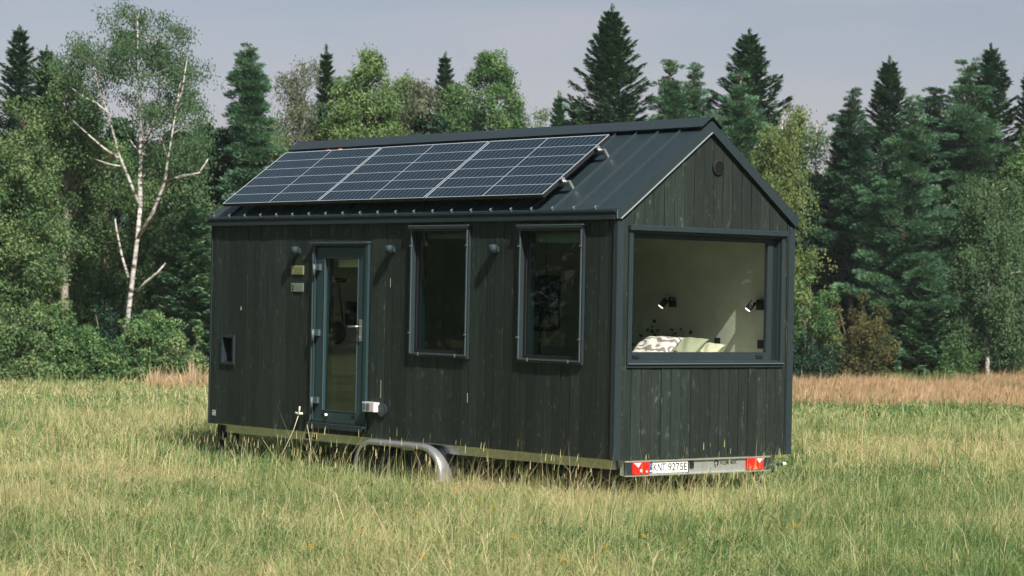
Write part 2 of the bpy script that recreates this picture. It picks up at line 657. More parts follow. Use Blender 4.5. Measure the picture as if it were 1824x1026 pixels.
def scatter(n, d0, d1, margin):
    """Uniform points on the meadow between two distances, a little wider than the view."""
    k = .2038
    dd = RNG.uniform(d0, d1, int(n * 1.6))
    hw = dd * k + margin
    keep = RNG.uniform(0, 1, len(dd)) < hw / (d1 * k + margin)
    dd, hw = dd[keep][:n], hw[keep][:n]
    ll = RNG.uniform(-1, 1, len(dd)) * hw
    return CAM[0] + dd * FH[0] + ll * RH[0], CAM[1] + dd * FH[1] + ll * RH[1], dd, ll


def edge_depth(px):
    return 77 + (px - 0) / 1824 * 25


def dry_mask(x, y, d, l):
    px = 912 + l / d * FPX
    lo = np.where(px > 700, 66 + 11 * (fbm(x * .22, y * .22) - .5) * 2, 70 + 3 * (fbm(x * .3, y * .3) - .5))
    m = (d > lo + RNG.normal(0, 1.6, len(d)) + 1.2) & (px > 262 + 30 * (vnoise(x * .8, y * .8) - .5))
    return m


# greener and drier spots of the meadow (px, py on the photo's ground, radius m, strength)
def meadow_tone(x, y, d, l):
    t = .53 + .80 * (fbm(x * .35, y * .35) - .5) + .55 * (fbm(x * 1.3 + 4, y * 1.3) - .5) + .60 * (vnoise(x * 4.1, y * 4.1) - .5)
    t = t - .20 * sstep(44, 60, d) * sstep(0, 8, l)            # greener strip right of the house
    t = t + .10 * sstep(40, 70, d) * sstep(0, -8, l)
    return t


def build_grass():
    parts = []
    for n, d0, d1, mg, wmin, wmax, hs_ in ((500000, 15.6, 27.5, 1.6, .0026, .0058, 1.), (360000, 27.5, 44, 2.5, .0045, .009, 1.), (270000, 44, 108, 5, .010, .022, .95)):
        x, y, d, l = scatter(n, d0, d1, mg)
        if d0 > 40:
            k = ~(dry_mask(x, y, d, l) & (RNG.random(len(x)) < .97))
            x, y, d, l = x[k], y[k], d[k], l[k]
        n = len(x)
        clump = .55 * fbm(x * 1.1, y * 1.1) + .45 * vnoise(x * 3.7 + 3, y * 3.7)
        near_house = np.exp(-(((x - 3.9) / 1.3) ** 2 + ((y + .6) / 1.3) ** 2))
        h = RNG.gamma(4.5, .066, n) * (.34 + 1.15 * clump) * hs_ * (1 - .06 * near_house) + .05
        h *= 1 - .10 * ((x > -.2) & (x < L + .2) & (y > -.1) & (y < W))
        tone = meadow_tone(x, y, d, l) + RNG.normal(0, .26, n)
        lean = np.abs(RNG.normal(1.05, .65, n))
        laz = RNG.normal(.25, 1.0, n) + 7 * (vnoise(x * 2.6 + 5, y * 2.6) - .5) + 6 * (fbm(x * .6 + 9, y * .6) - .5)
        parts.append(blades(x, y, h, RNG.uniform(wmin, wmax, n), lean, laz, tone))
        # flattened thatch lying every way between the upright blades
        m = int(n * .75)
        i = RNG.choice(n, m, replace=False)
        zz = ground(x[i], y[i]) + RNG.uniform(0, .22, m) * (1 - .4 * near_house[i])
        parts.append(blades(x[i], y[i], RNG.uniform(.09, .20, m), RNG.uniform(wmin, wmax, m), RNG.uniform(.9, 2.2, m), RNG.uniform(0, 6.28, m), tone[i] + RNG.normal(.02, .24, m), z=zz))
        # broad leaved weeds in patches
        j = np.nonzero(fbm(x * .8 + 40, y * .8) > .60)[0][:int(n * .10)]
        m = len(j)
        parts.append(blades(x[j], y[j], RNG.uniform(.06, .15, m), RNG.uniform(.014, .030, m) * (1 if d0 < 40 else 1.5), RNG.uniform(.7, 1.8, m), RNG.uniform(0, 6.28, m), RNG.uniform(-.05, .35, m), z=ground(x[j], y[j]) + RNG.uniform(.02, .20, m)))
    # flowering stems with seed heads, denser along the trailer
    def stems(x, y, hmin, hmax, wscale=1.):
        n = len(x)
        h = RNG.uniform(hmin, hmax, n)
        lean = np.abs(RNG.normal(.22, .16, n))
        laz = RNG.normal(.4, 1.3, n)
        tone = RNG.uniform(.7, 1, n)
        b = blades(x, y, h, np.full(n, .0036) * wscale, lean, laz, tone)
        tip = b[0].reshape(n, 5, 3)[:, 4]
        hd = blades(tip[:, 0], tip[:, 1], RNG.uniform(.05, .11, n), RNG.uniform(.005, .010, n) * wscale, lean * .6, laz, np.clip(tone + .02, 0, .92), z=tip[:, 2] - .03)
        return [b, hd]
    x, y, d, l = scatter(3600, 19, 44, 2)
    k = fbm(x * .5 + 2, y * .5 + 5) > .40
    parts += stems(x[k], y[k], .38, .58)
    nx = RNG.uniform(2.6, L + .6, 110); ny = -RNG.gamma(2, .35, 110) - .15
    parts += stems(nx, ny, .50, .80)
    nx = RNG.uniform(-.3, 2.6, 60); ny = -RNG.gamma(2, .3, 60) - .1
    parts += stems(nx, ny, .42, .62)
    ny = RNG.uniform(-.2, W + .3, 90); nx = L + RNG.gamma(2, .25, 90) + .15
    parts += stems(nx, ny, .48, .82)
    v, q, t, a = join(parts)
    o = bpy.data.objects.new('meadow_grass', np_mesh('meadow_grass', v, q, t, a, LEAF['grass']))
    link(o)
    tag(o, 'tall green and straw coloured meadow grass with seed heads around the trailer house', 'grass', kind='stuff')
    # dry russet strip before the wood
    x, y, d, l = scatter(420000, 60, 108, 5)
    k = dry_mask(x, y, d, l)
    x, y, d, l = x[k], y[k], d[k], l[k]
    n = len(x)
    h = RNG.gamma(12, .033, n) * (.75 + .5 * fbm(x * .5, y * .5)) + .05
    tone = .62 + .9 * (fbm(x * .3 + 3, y * .3) - .5) + RNG.normal(0, .2, n) - .9 * (fbm(x * .25 + 31, y * .25) > .62)
    v, q, t, a = blades(x, y, h, RNG.uniform(.014, .030, n), np.abs(RNG.normal(.3, .25, n)), RNG.normal(.3, 1.2, n), tone)
    o = bpy.data.objects.new('dry_grass', np_mesh('dry_grass', v, q, t, a, LEAF['dry']))
    link(o)
    tag(o, 'strip of dry russet grass along the foot of the wood', 'grass', kind='stuff')


build_grass()


def on_ground(px, py, lift=.25):
    d = ray(px, py)
    t = 20.
    for _ in range(60):
        p = CAM + d * t
        t += (p[2] - float(ground(p[0], p[1])) - lift) / max(1e-4, -d[2])
    p = CAM + d * t
    return p[0], p[1], float(ground(p[0], p[1]))


def tussock(px, py, rad, n, label, hmax=.45, mat='tuft', tone=.4):
    x, y, z = on_ground(px, py)
    root = empty('grass_tussock', (x, y, z), label, 'grass tussock')
    a = RNG.uniform(0, 2 * np.pi, n); r = rad * np.sqrt(RNG.random(n))
    bx, by = np.cos(a) * r * 1.35, np.sin(a) * r
    # wide axis runs across the view
    wx, wy = bx * RH[0] + by * FH[0], bx * RH[1] + by * FH[1]
    h = RNG.uniform(.55, 1, n) * hmax * (1 - .45 * (r / rad) ** 2)
    v, q, t, tn = blades(wx, wy, h, RNG.uniform(.006, .011, n), np.abs(RNG.normal(.9, .35, n)), a + RNG.normal(0, .7, n), tone + RNG.normal(0, .2, n), z=np.full(n, -.02))
    o = bpy.data.objects.new('blades', np_mesh('blades', v, q, t, tn, LEAF[mat]))
    link(o, root)


tussock(728, 862, .42, 1500, 'lush green grass tussock in front of the trailer wheels', .52)
tussock(745, 922, .55, 900, 'wide darker green grass patch nearer the viewer than the tussock by the wheels', .40, tone=.35)
tussock(100, 985, .9, 1400, 'green grass patch in the lower left corner of the meadow', .38, tone=.5)
tussock(1610, 872, .6, 1000, 'soft green grass patch in the meadow right of the tail lights', .40, tone=.5)
tussock(1655, 713, .8, 700, 'small dark green tuft at the front edge of the dry russet strip', .55, tone=.3)


def dry_stalk(px, py, hpx, wpx, n, label, dep):
    x, y = world(dep, px)
    z = float(ground(x, y))
    root = empty('dry_stalk_plant', (x, y, z), label, 'dry plant')
    hgt = hpx / FPX * dep
    hw = wpx / FPX * dep
    off = RNG.normal(0, .5, n) * hw
    bx, by = off * RH[0], off * RH[1]
    h = RNG.uniform(.6, 1, n) * hgt
    laz = np.arctan2(RH[1], RH[0]) + np.where(off > 0, 0, np.pi)
    v, q, t, tn = blades(bx, by, h, RNG.uniform(.03, .06, n), np.abs(off) / hw * .35, laz, RNG.random(n), z=np.full(n, -.02))
    v2, q2, t2, tn2 = blades(bx + .02, by, h * .99, RNG.uniform(.06, .11, n), np.abs(off) / hw * .35 + .02, laz, RNG.random(n) * .5, z=np.full(n, h * 0 + hgt * .35))
    V, Q, T, A = join([(v, q, t, tn)])
    o = bpy.data.objects.new('stalks', np_mesh('stalks', V, Q, T, A, LEAF['stalk']))
    link(o, root)


dry_stalk(277, 690, 62, 16, 26, 'narrow clump of pale dry stalks at the wood edge left of the house', 72)
dry_stalk(348, 690, 70, 26, 34, 'wider spreading clump of dry stalks beside the left end of the house', 71)


def flowers():
    spots = [(948, 893), (812, 886), (858, 899), (745, 923), (747, 1000), (880, 912), (1168, 905), (1240, 930), (1075, 985), (1420, 945), (1150, 965), (1000, 1010), (640, 958), (560, 985), (915, 968)]
    proto = None
    for i, (px, py) in enumerate(spots):
        x, y, z = on_ground(px, py, .33)
        if proto is None:
            mb = MB()
            mb.tube([(0, 0, 0), (.01, 0, .18), (.02, .01, .36)], .003, 5, 0)
            for k in range(5):
                a = k * 1.2566
                c, s_ = math.cos(a), math.sin(a)
                ox, oy, oz = .02 + (k % 3 - 1) * .012, .01 + (k % 2) * .015, .36 + (k % 3) * .012
                for j in range(5):
                    b = j * 1.2566 + a
                    cb, sb = math.cos(b), math.sin(b)
                    mb.add([(ox, oy, oz), (ox + .012 * cb - .005 * sb, oy + .012 * sb + .005 * cb, oz + .006), (ox + .021 * cb, oy + .021 * sb, oz + .004), (ox + .012 * cb + .005 * sb, oy + .012 * sb - .005 * cb, oz + .006)], [(0, 1, 2, 3)], 1)
            o = mb.build('yellow_wildflower', [LEAF['tuft'], M['yellow']])
            proto = o
        else:
            o = proto.copy()
            link(o)
        o.location = (x, y, z)
        o.rotation_euler = (0, 0, i * 1.7)
        tag(o, 'small yellow wildflower cluster on a thin stem in the meadow grass', 'wildflower', 'yellow wildflowers in the meadow')


flowers()

def build_haze():
    """Thin haze volume added to lift the shadows between viewer and wood."""
    cx, cy = world(45, 912)
    mb = MB().box(cx - 320, cx + 320, cy - 320, cy + 320, -5.5, 40)
    o = mb.build('haze', [])
    m, nt, out = new_mat('shadow_lift_haze')
    v = N(nt, 'ShaderNodeVolumePrincipled')
    v.inputs['Color'].default_value = (.78, .92, .92, 1)
    v.inputs['Density'].default_value = .0002
    nt.links.new(v.outputs[0], out.inputs['Volume'])
    o.data.materials.append(m)
    tag(o, kind='stuff')


build_haze()
# ------------------------------------------------------------------ the trailer house
ROOT = (L / 2, W / 2, GZ)
house = empty('trailer_house', ROOT, 'dark timber tiny house on a trailer with solar panels on its roof', 'tiny house')


def hit(px, py, axis, val):
    d = ray(px, py)
    return CAM + d * ((val - CAM[axis]) / d[axis])


def part(mb, name, mats, parent=None, label=None, bevel=0):
    o = mb.build(name, mats, parent or house, ROOT, bevel)
    if label:
        o['label'] = label
    return o


def ztop(y):
    return min(2.45 + (y + .03) * .7305, 2.45 + (W - y + .03) * .7305) - .03


def board_wall(mb, axis, u0, u1, z0, top, holes, w0, w1, pitch=.137, gap=.006, phase=0.):
    """Vertical boards, one prism each, cut round the openings. top(u) gives the upper end."""
    k = 0
    u = u0 - phase
    while u < u1:
        a, b = max(u0, u + gap / 2), min(u1, u + pitch - gap / 2)
        u += pitch
        k += 1
        if b - a < .004:
            continue
        tint = random.random()
        cuts = sorted({a, b} | {h for hh in holes for h in hh[:2] if a < h < b} | ({W / 2} if axis == 0 and a < W / 2 < b else set()))
        dw = random.uniform(-.0032, .0032)
        for c, d in zip(cuts[:-1], cuts[1:]):
            m = (c + d) / 2
            spans = [(z0, None)]
            for h in sorted(holes, key=lambda q: q[2]):
                if h[0] < m < h[1]:
                    s0, _ = spans.pop()
                    spans += [(s0, h[2]), (h[3], None)]
            for s0, s1 in spans:
                if s1 is None:
                    poly = [(c, s0), (d, s0), (d, top(d)), (c, top(c))]
                else:
                    poly = [(c, s0), (d, s0), (d, s1), (c, s1)]
                if axis == 1:
                    mb.prism(poly, w0 + dw, w1, 1, 0, tint)
                else:
                    mb.prism(poly, w1, w0 + dw, 0, 0, tint)


def slab(mb, axis, u0, u1, z0, top, holes, w0, w1, mi):
    us = sorted({u0, u1} | {h for hh in holes for h in hh[:2]} | ({W / 2} if axis == 0 else set()))
    for c, d in zip(us[:-1], us[1:]):
        m = (c + d) / 2
        spans = [(z0, None)]
        for h in sorted(holes, key=lambda q: q[2]):
            if h[0] < m < h[1]:
                s0, _ = spans.pop()
                spans += [(s0, h[2]), (h[3], None)]
        for s0, s1 in spans:
            poly = [(c, s0), (d, s0), (d, s1 if s1 is not None else top(d)), (c, s1 if s1 is not None else top(c))]
            mb.prism(poly, w0, w1, axis, mi)


flat = lambda u: 2.42
DOOR = (2.18, 3.205, .12, 2.165)
WIN1 = (4.025, 5.01, .95, 2.34)
WIN2 = (5.875, 6.855, .945, 2.33)
SMALL = (.275, .515, .745, 1.055)
FR = [SMALL, DOOR, WIN1, WIN2]
BIG = (.165, 2.335, .955, 2.30)
BACK = [(3.15, 3.78, 1.20, 1.86)]

mb = MB(); board_wall(mb, 1, .012, L - .05, 0, flat, FR, 0., .022, phase=.05)
slab(mb, 1, .012, L - .03, .01, flat, FR, .024, .06, 1)
part(mb, 'wall', [M['clad'], M['black']])
mb = MB(); board_wall(mb, 0, .075, W - .075, 0, ztop, [BIG], L, L - .022, phase=-.005)
slab(mb, 0, .062, W - .062, .01, ztop, [BIG], L - .06, L - .024, 1)
part(mb, 'wall', [M['clad'], M['black']])
mb = MB(); board_wall(mb, 1, .012, L - .03, 0, flat, BACK, W, W - .022)
slab(mb, 1, .012, L - .03, .01, flat, BACK, W - .06, W - .024, 1)
part(mb, 'wall', [M['clad'], M['black']])
mb = MB(); board_wall(mb, 0, .062, W - .062, 0, ztop, [], -.010, .011)
slab(mb, 0, .062, W - .062, .01, ztop, [], .013, .05, 1)
part(mb, 'wall', [M['clad'], M['black']])

# plywood lining of the room, floor, partition, ceiling
IN = .17
mb = MB()
slab(mb, 1, .17, L - .17, .10, flat, FR, .062, IN, 0)
slab(mb, 1, .17, L - .17, .10, flat, BACK, W - IN + .02, W - .062, 0)
slab(mb, 0, .062, W - .062, .10, ztop, [(IN, W - IN + .02, .955, 2.30)], L - .168, L - .062, 0)
slab(mb, 0, .062, W - .062, .10, ztop, [], .06, .168, 0)
part(mb, 'interior_lining', M['ply'])
mb = MB().box(.17, L - .17, .172, W - .152, .03, .098); part(mb, 'floor', plain('oak_floor', (.22, .15, .09), .5, 0, .1, 20, .2))
mb = MB(); slab(mb, 0, .70, W - .152, .10, lambda y: ztop(y) - .12, [], 1.50, 1.56, 0); part(mb, 'partition', M['ply'])
mb = MB()
for sgn in (0, 1):
    p = [(IN, ztop(IN) - .10), (W / 2, ztop(W / 2) - .10), (W / 2, ztop(W / 2) - .06), (IN, ztop(IN) - .06)]
    if sgn:
        p = [(W - a, b) for a, b in p]
    mb.prism(p, .17, L - .17, 0)
part(mb, 'ceiling', M['ply'])

# ---- roof
A = math.atan2(HR - 2.495, W / 2 + .03)
ca, sa = math.cos(A), math.sin(A)
TL = (W / 2 + .03) / ca


def rp(x, t, o, back=False):
    y = -.03 + t * ca - o * sa
    return (x, W - y if back else y, 2.495 + t * sa + o * ca)


def rbox(mb, x0, x1, t0, t1, o0, o1, mi=0, back=False):
    vs = [rp(x, t, o, back) for o in (o0, o1) for x, t in ((x0, t0), (x1, t0), (x1, t1), (x0, t1))]
    return mb.add(vs, [(0, 3, 2, 1), (4, 5, 6, 7), (0, 1, 5, 4), (1, 2, 6, 5), (2, 3, 7, 6), (3, 0, 4, 7)], mi)


mb = MB()
seam_x = [L - .30 - .332 * k for k in range(22)]
seam_x = [x for x in seam_x if x > .05]
for bk in (False, True):
    p = [(-.03, 2.495), (W / 2, HR), (W / 2, HR - .10), (.05, 2.455), (-.028, 2.455)]
    if bk:
        p = [(W - a, b) for a, b in p]
    mb.prism(p, -.02, L, 0)
    for x in seam_x:
        rbox(mb, x - .005, x + .005, .0, TL - .03, .0, .024, 1, bk)
roof = part(mb, 'roof', [M['metal'], M['seam']])
mb = MB()
for bk in (False, True):
    rbox(mb, -.03, L + .034, TL - .15, TL + .026, .040, .046, 0, bk)
    rbox(mb, -.03, L + .030, TL - .155, TL - .150, .028, .046, 0, bk)
part(mb, 'ridge_cap', M['trim'], roof)
for x in seam_x:
    mb = MB()
    rbox(mb, x - .009, x + .008, -.006, -.001, -.002, .028)
    rbox(mb, x - .010, x + .008, -.0005, .022, .0243, .028)
    part(mb, 'seam_clip', M['clip_light'], roof)
mb = MB()
fo = [(-.052, 2.392), (-.052, 2.430), (-.030, 2.434), (-.030, 2.462), (-.054, 2.466), (-.054, 2.488), (-.034, 2.492), (.0, 2.452), (.0, 2.392)]
mb.prism(fo, -.022, L - .001, 0)
part(mb, 'eave_fascia', M['trim'], roof)
mb = MB(); mb.prism([(W - a, b) for a, b in fo], -.022, L - .001, 0); part(mb, 'eave_fascia', M['trim'], roof)
for bk in (False, True):
    for xa, xb in ((L, L + .034), (-.036, -.021)):
        p = [(-.036, 2.497), (W / 2, HR + .004), (W / 2, 3.318), (.012, 2.396), (-.036, 2.396)]
        q = [(W / 2, 3.318), (W / 2, 3.332), (-.004, 2.408), (.012, 2.396)]
        if bk:
            p = [(W - a, b) for a, b in p]; q = [(W - a, b) for a, b in q]
        mb = MB().prism(p, xa, xb, 0)
        rt = part(mb, 'rake_trim', M['trim'], roof)
        if xa > 1:
            vs = []
            (y0, z0), (y1, z1) = q[0], q[3]
            nx = -sa if not bk else sa
            e = .011
            # folded drip lip: strip sloped outwards to catch the sun
            up = Vector((0, nx, ca)) * e
            a0, a1 = Vector((xb + .001, y0, z0)), Vector((xb + .001, y1, z1))
            out_ = Vector((.010, 0, 0))
            mb = MB().add([a0 + up, a1 + up, a1 + out_, a0 + out_, a0, a1], [(0, 1, 2, 3), (3, 2, 5, 4), (0, 4, 5, 1), (0, 3, 4), (1, 5, 2)])
            part(mb, 'drip_edge', M['edge'] if not bk else M['trim'], rt)  # left lip coloured as if sunlit, right lip kept in dark trim
mb = MB().box(L + .0345, L + .037, -.048, -.036, 2.398, 2.487); part(mb, 'corner_flashing', M['edge'], roof)

# corner trims
for (xa, xb, ya, yb) in ((L - .05, L + .012, -.012, .022), (L - .05, L + .012, W - .022, W + .012), (-.014, .012, -.012, .062), (-.014, .012, W - .062, W + .012)):
    mb = MB()
    if xb > 1:
        fy = (ya, yb) if ya < 1 else (ya, yb)
        mb.box(xa, L - .023, ya, yb, -.005, 2.394)
        if ya < 1:
            mb.box(L - .023, xb, ya, .075, -.005, 2.394)
        else:
            mb.box(L - .023, xb, W - .075, yb, -.005, 2.394)
        for z in (.2, .8, 1.4, 2.0, 2.33):
            yy = .045 if ya < 1 else W - .045
            mb.cyl((xb, yy, z), (xb + .004, yy, z), .006, 8, 1)
    else:
        mb.box(xa, xb, ya, yb, -.005, 2.394)
    part(mb, 'corner_trim', [M['trim'], M['dark']])

# ---- solar panels
PX0, PP, PT0, PT1 = .29, 1.996, .071, 1.192
for k in range(3):
    x0 = PX0 + k * PP + .01; x1 = x0 + PP - .030
    mb = MB(); rbox(mb, x0, x1, PT0, PT1, .108, .15)
    sp = part(mb, 'solar_panel', M['black'])
    mb = MB()
    o0, o1 = .1004, .1010
    rbox(mb, x0, x0 + .010, PT0, PT1, .15, .1522); rbox(mb, x1 - .010, x1, PT0, PT1, .15, .1522)
    rbox(mb, x0 + .010, x1 - .010, PT0, PT0 + .006, .15, .1522); rbox(mb, x0 + .010, x1 - .010, PT1 - .010, PT1, .15, .1522)
    part(mb, 'panel_frame', M['line'], sp)
    mb = MB()
    ix0, ix1, it0, it1 = x0 + .0145, x1 - .0145, PT0 + .0085, PT1 - .0105
    rbox(mb, ix0, ix1, it0, it1, .1501, .1506, 0)
    xm = (ix0 + ix1) / 2
    rbox(mb, xm - .0048, xm + .0048, it0, it1, .1507, .1514, 1)
    for j in range(1, 6):
        t = it0 + (it1 - it0) * j / 6
        for a, b in ((ix0, xm - .0075), (xm + .0075, ix1)):
            rbox(mb, a, b, t - .0027, t + .0027, .1507, .1513, 1)
    for a, b in ((ix0, xm - .0075), (xm + .0075, ix1)):
        for j in range(1, 12):
            x = a + (b - a) * j / 12
            for q in range(6):
                ta = it0 + (it1 - it0) * q / 6 + .0045; tb = it0 + (it1 - it0) * (q + 1) / 6 - .0045
                rbox(mb, x - .0028, x + .0028, ta, tb, .1507, .1511, 2)
    part(mb, 'solar_cells', [M['cell'], M['line'], M['bus']], sp)
for t in (.36, .95):
    mb = MB(); rbox(mb, .10, PX0 + 3 * PP + .10, t - .02, t + .02, .065, .1075)
    rl = part(mb, 'mounting_rail', M['alu'])
    xe = PX0 + 3 * PP
    mb = MB()
    rbox(mb, xe + .002, xe + .112, t - .014, t + .014, .110, .119)
    rbox(mb, xe + .06, xe + .075, t - .014, t + .014, .060, .110)
    rbox(mb, xe + .100, xe + .112, t - .014, t + .014, -.0, .110)
    rbox(mb, xe + .075, xe + .084, t - .014, t + .014, .01, .110)
    rbox(mb, xe + .0, xe + .03, t - .02, t + .02, .1195, .157)
    part(mb, 'end_clamp', M['alu'], rl)
for px, py, mt, nm in ((583.5, 268.5, 'red', 'red_connector'), (604.5, 267.5, 'orange', 'orange_connector')):
    t = 1.36
    # x along the roof from the pixel column
    best = min((abs((lambda P: 912 + FPX * ((np.array(P) - CAM) @ CR) / ((np.array(P) - CAM) @ CF))(rp(x, t, .06)) - px), x) for x in np.linspace(.2, 4, 400))[1]
    mb = MB(); rbox(mb, best - .03, best + .03, t - .02, t + .02, .004, .055)
    part(mb, 'cable_connector', M[mt], None, nm.replace('_', ' '))

# ---- windows of the long wall
def long_window(h, blind_h):
    x0, x1, z0, z1 = h
    mb = MB().frame(x0 - .018, x1 + .018, z0 - .018, z1 + .010, -.030, .021, (.034, .034, .045, .040), 1)
    w = part(mb, 'window', M['trim'])
    mb = MB().box(x0 - .03, x1 + .03, -.062, .0, z1 + .0105, z1 + .020)
    mb.box(x0 - .03, x1 + .03, -.062, -.058, z1 - .020, z1 + .010, 1)
    part(mb, 'head_flashing', [M['edge'], M['trim']], w)
    mb = MB().frame(x0 + .0165, x1 - .0165, z0 + .0275, z1 - .0305, .022, .055, (.030, .030, .035, .030), 1)
    part(mb, 'sash', M['dark'], w)
    mb = MB().box(x0 + .04, x1 - .04, .034, .040, z0 + .05, z1 - .05)
    part(mb, 'pane', M['screenglass'], w)
    mb = MB().frame(x0 + .002, x1 - .002, z0 + .010, z1 - .032, -.042, -.031, (.013, .013, .013, .008), 1)
    for cx, cz in ((x0 + .005, z1 - .20), (x1 - .005, z1 - .20), (x0 + .005, z0 + .24), (x1 - .005, z0 + .24)):
        mb.box(cx - .02, cx + .02, -.050, -.0425, cz - .008, cz + .008, 1)
    for cx in (x0 + .17, x1 - .17):
        mb.box(cx - .007, cx + .007, -.050, -.0425, z0 - .006, z0 + .030, 1)
    part(mb, 'screen_frame', [M['clip'], M['alu']], w)
    mb = MB().box(x0 + .02, x1 - .02, IN + .002, IN + .03, z1 - blind_h - .075, z1 - .075)
    part(mb, 'roller_blind', M['blind'], w)
    mb = MB().frame(x0 + .0005, x1 - .0005, z0 + .0005, z1 - .0005, .057, IN + .001, (.010, .010, .010, .010), 1)
    part(mb, 'window_reveal', M['frame'], w)
    return w


long_window(WIN1, .045)
long_window(WIN2, .085)

# ---- small square hatch window at the far left
x0, x1, z0, z1 = SMALL
mb = MB().frame(x0 - .022, x1 + .022, z0 - .022, z1 + .022, -.022, .021, (.03, .03, .03, .03), 1)
w = part(mb, 'small_window', M['trim'])
mb = MB().frame(x0 + .009, x1 - .009, z0 + .009, z1 - .009, .022, .12, (.008, .008, .008, .008), 1)
part(mb, 'window_reveal', M['trim'], w)
mb = MB().box(x0 + .018, x1 - .018, .112, .118, z0 + .018, z1 - .018); part(mb, 'pane', M['black'], w)

# ---- door
x0, x1, z0, z1 = DOOR
mb = MB().frame(x0 - .02, x1 + .02, z0 - .02, z1 + .012, -.030, .021, (.045, .050, .0, .035), 1)
mb.frame(x0 + .026, x1 - .031, z0 + .0, z1 - .024, .022, .10, (.02, .02, .02, .02), 1)
door = part(mb, 'door', M['frame'])
mb = MB().box(x0 - .035, x1 + .035, -.062, .0, z1 + .0125, z1 + .021); mb.box(x0 - .035, x1 + .035, -.062, -.058, z1 - .005, z1 + .012, 1)
part(mb, 'head_flashing', [M['edge'], M['trim']], door)
mb = MB().box(x0 - .03, x1 + .03, -.075, .021, z0 - .03, z0 - .002); mb.box(x0 - .03, x1 + .03, -.078, -.072, z0 - .065, z0 - .031)
mb.box(x0 - .0, x1 + .0, -.03, .021, z0 - .0015, z0 + .035)
part(mb, 'door_sill', M['trim'], door, None, .003)
mb = MB().box(x0 - .021, x0 + .0, -.036, -.031, z0 + .02, z1 - .1); part(mb, 'jamb_edge', M['clip'], door)
lx0, lx1, lz0, lz1 = x0 + .047, x1 - .052, z0 + .036, z1 - .045
mb = MB().frame(lx0, lx1, lz0, lz1, -.012, .055, (.155, .125, .115, .115), 1)
leaf = part(mb, 'door_leaf', M['frame'], door)
mb = MB().frame(lx0 + .150, lx1 - .120, lz0 + .110, lz1 - .110, -.018, -.0125, (.008, .006, .008, .006), 1); part(mb, 'glazing_bead', M['clip'], door)
mb = MB().box(lx0 + .156, lx1 - .126, .018, .024, lz0 + .116, lz1 - .116); part(mb, 'glass_pane', M['glass'], door)
mb = MB().box(lx0 + .15, lx1 - .125, IN + .002, IN + .025, lz1 - .215, lz1 - .125); part(mb, 'roller_blind', M['blind'], door)
for z in (1.90, 1.15, .375):
    mb = MB().box(x0 + .03, x0 + .135, -.045, -.013, z - .035, z + .035)
    mb.cyl((x0 + .045, -.055, z - .105), (x0 + .045, -.055, z + .035), .018, 12)
    part(mb, 'hinge', M['clip'], door)
mb = MB().box(lx1 - .075, lx1 - .040, -.026, -.0125, 1.07, 1.315)
mb.tube([(lx1 - .058, -.026, 1.235), (lx1 - .058, -.075, 1.235), (lx1 - .075, -.082, 1.235), (lx1 - .205, -.082, 1.232)], .011, 8)
mb.cyl((lx1 - .058, -.034, 1.115), (lx1 - .058, -.026, 1.115), .010, 10)
part(mb, 'door_handle', M['alu'], door)
for xx in (lx0 + .17, lx1 - .17):
    mb = MB().box(xx - .03, xx + .03, -.0155, -.0125, lz0 + .035, lz0 + .075)
    part(mb, 'drain_cap', M['dark'], door)
mb = MB().tube([(lx0 + .25, -.013, lz0 + .045), (lx0 + .25, -.04, lz0 + .05), (lx0 + .29, -.055, lz0 + .065)], .014, 8)
part(mb, 'door_stop', M['alu'], door)

# ---- big gable window
y0, y1, z0, z1 = BIG
mb = MB().frame(y0 - .022, y1 + .022, z0 - .038, z1 - .0, L - .0225, L + .020, (.055, .045, .062, .03), 0)
bw = part(mb, 'picture_window', M['trim'])
mb = MB().box(L - .01, L + .052, y0 - .03, y1 + .045, z1 - .012, z1 + .042); part(mb, 'head_flashing', M['trim'], bw, None, .004)
mb = MB().box(L + .020, L + .040, y0 - .02, y1 + .02, z0 - .004, z0 + .006); part(mb, 'window_sill', M['edge'], bw)
mb = MB().frame(y0 + .0335, y1 - .0235, z0 + .0245, z1 - .0305, L - .13, L - .023, (.006, .006, .006, .006), 0); part(mb, 'window_reveal', M['frame'], bw)
mb = MB().frame(y0 - .0, y1 - .09, z0 + .031, z1 - .037, L - .095, L - .05, (.075, .075, .085, .05), 0)
for yy in (y0 + .15, y1 - .27):
    mb.box(L - .0495, L - .040, yy - .045, yy + .045, z0 + .055, z0 + .085, 1)
part(mb, 'sash', [M['trim'], M['dark']], bw)
mb = MB().box(L - .095, L - .06, y1 - .0895, y1 - .03, z0 + .031, z1 - .037); part(mb, 'jamb_panel', M['dark'], bw)
mb = MB().box(L - .080, L - .074, y0 + .075, y1 - .165, z0 + .116, z1 - .087); part(mb, 'pane', M['glass'], bw)

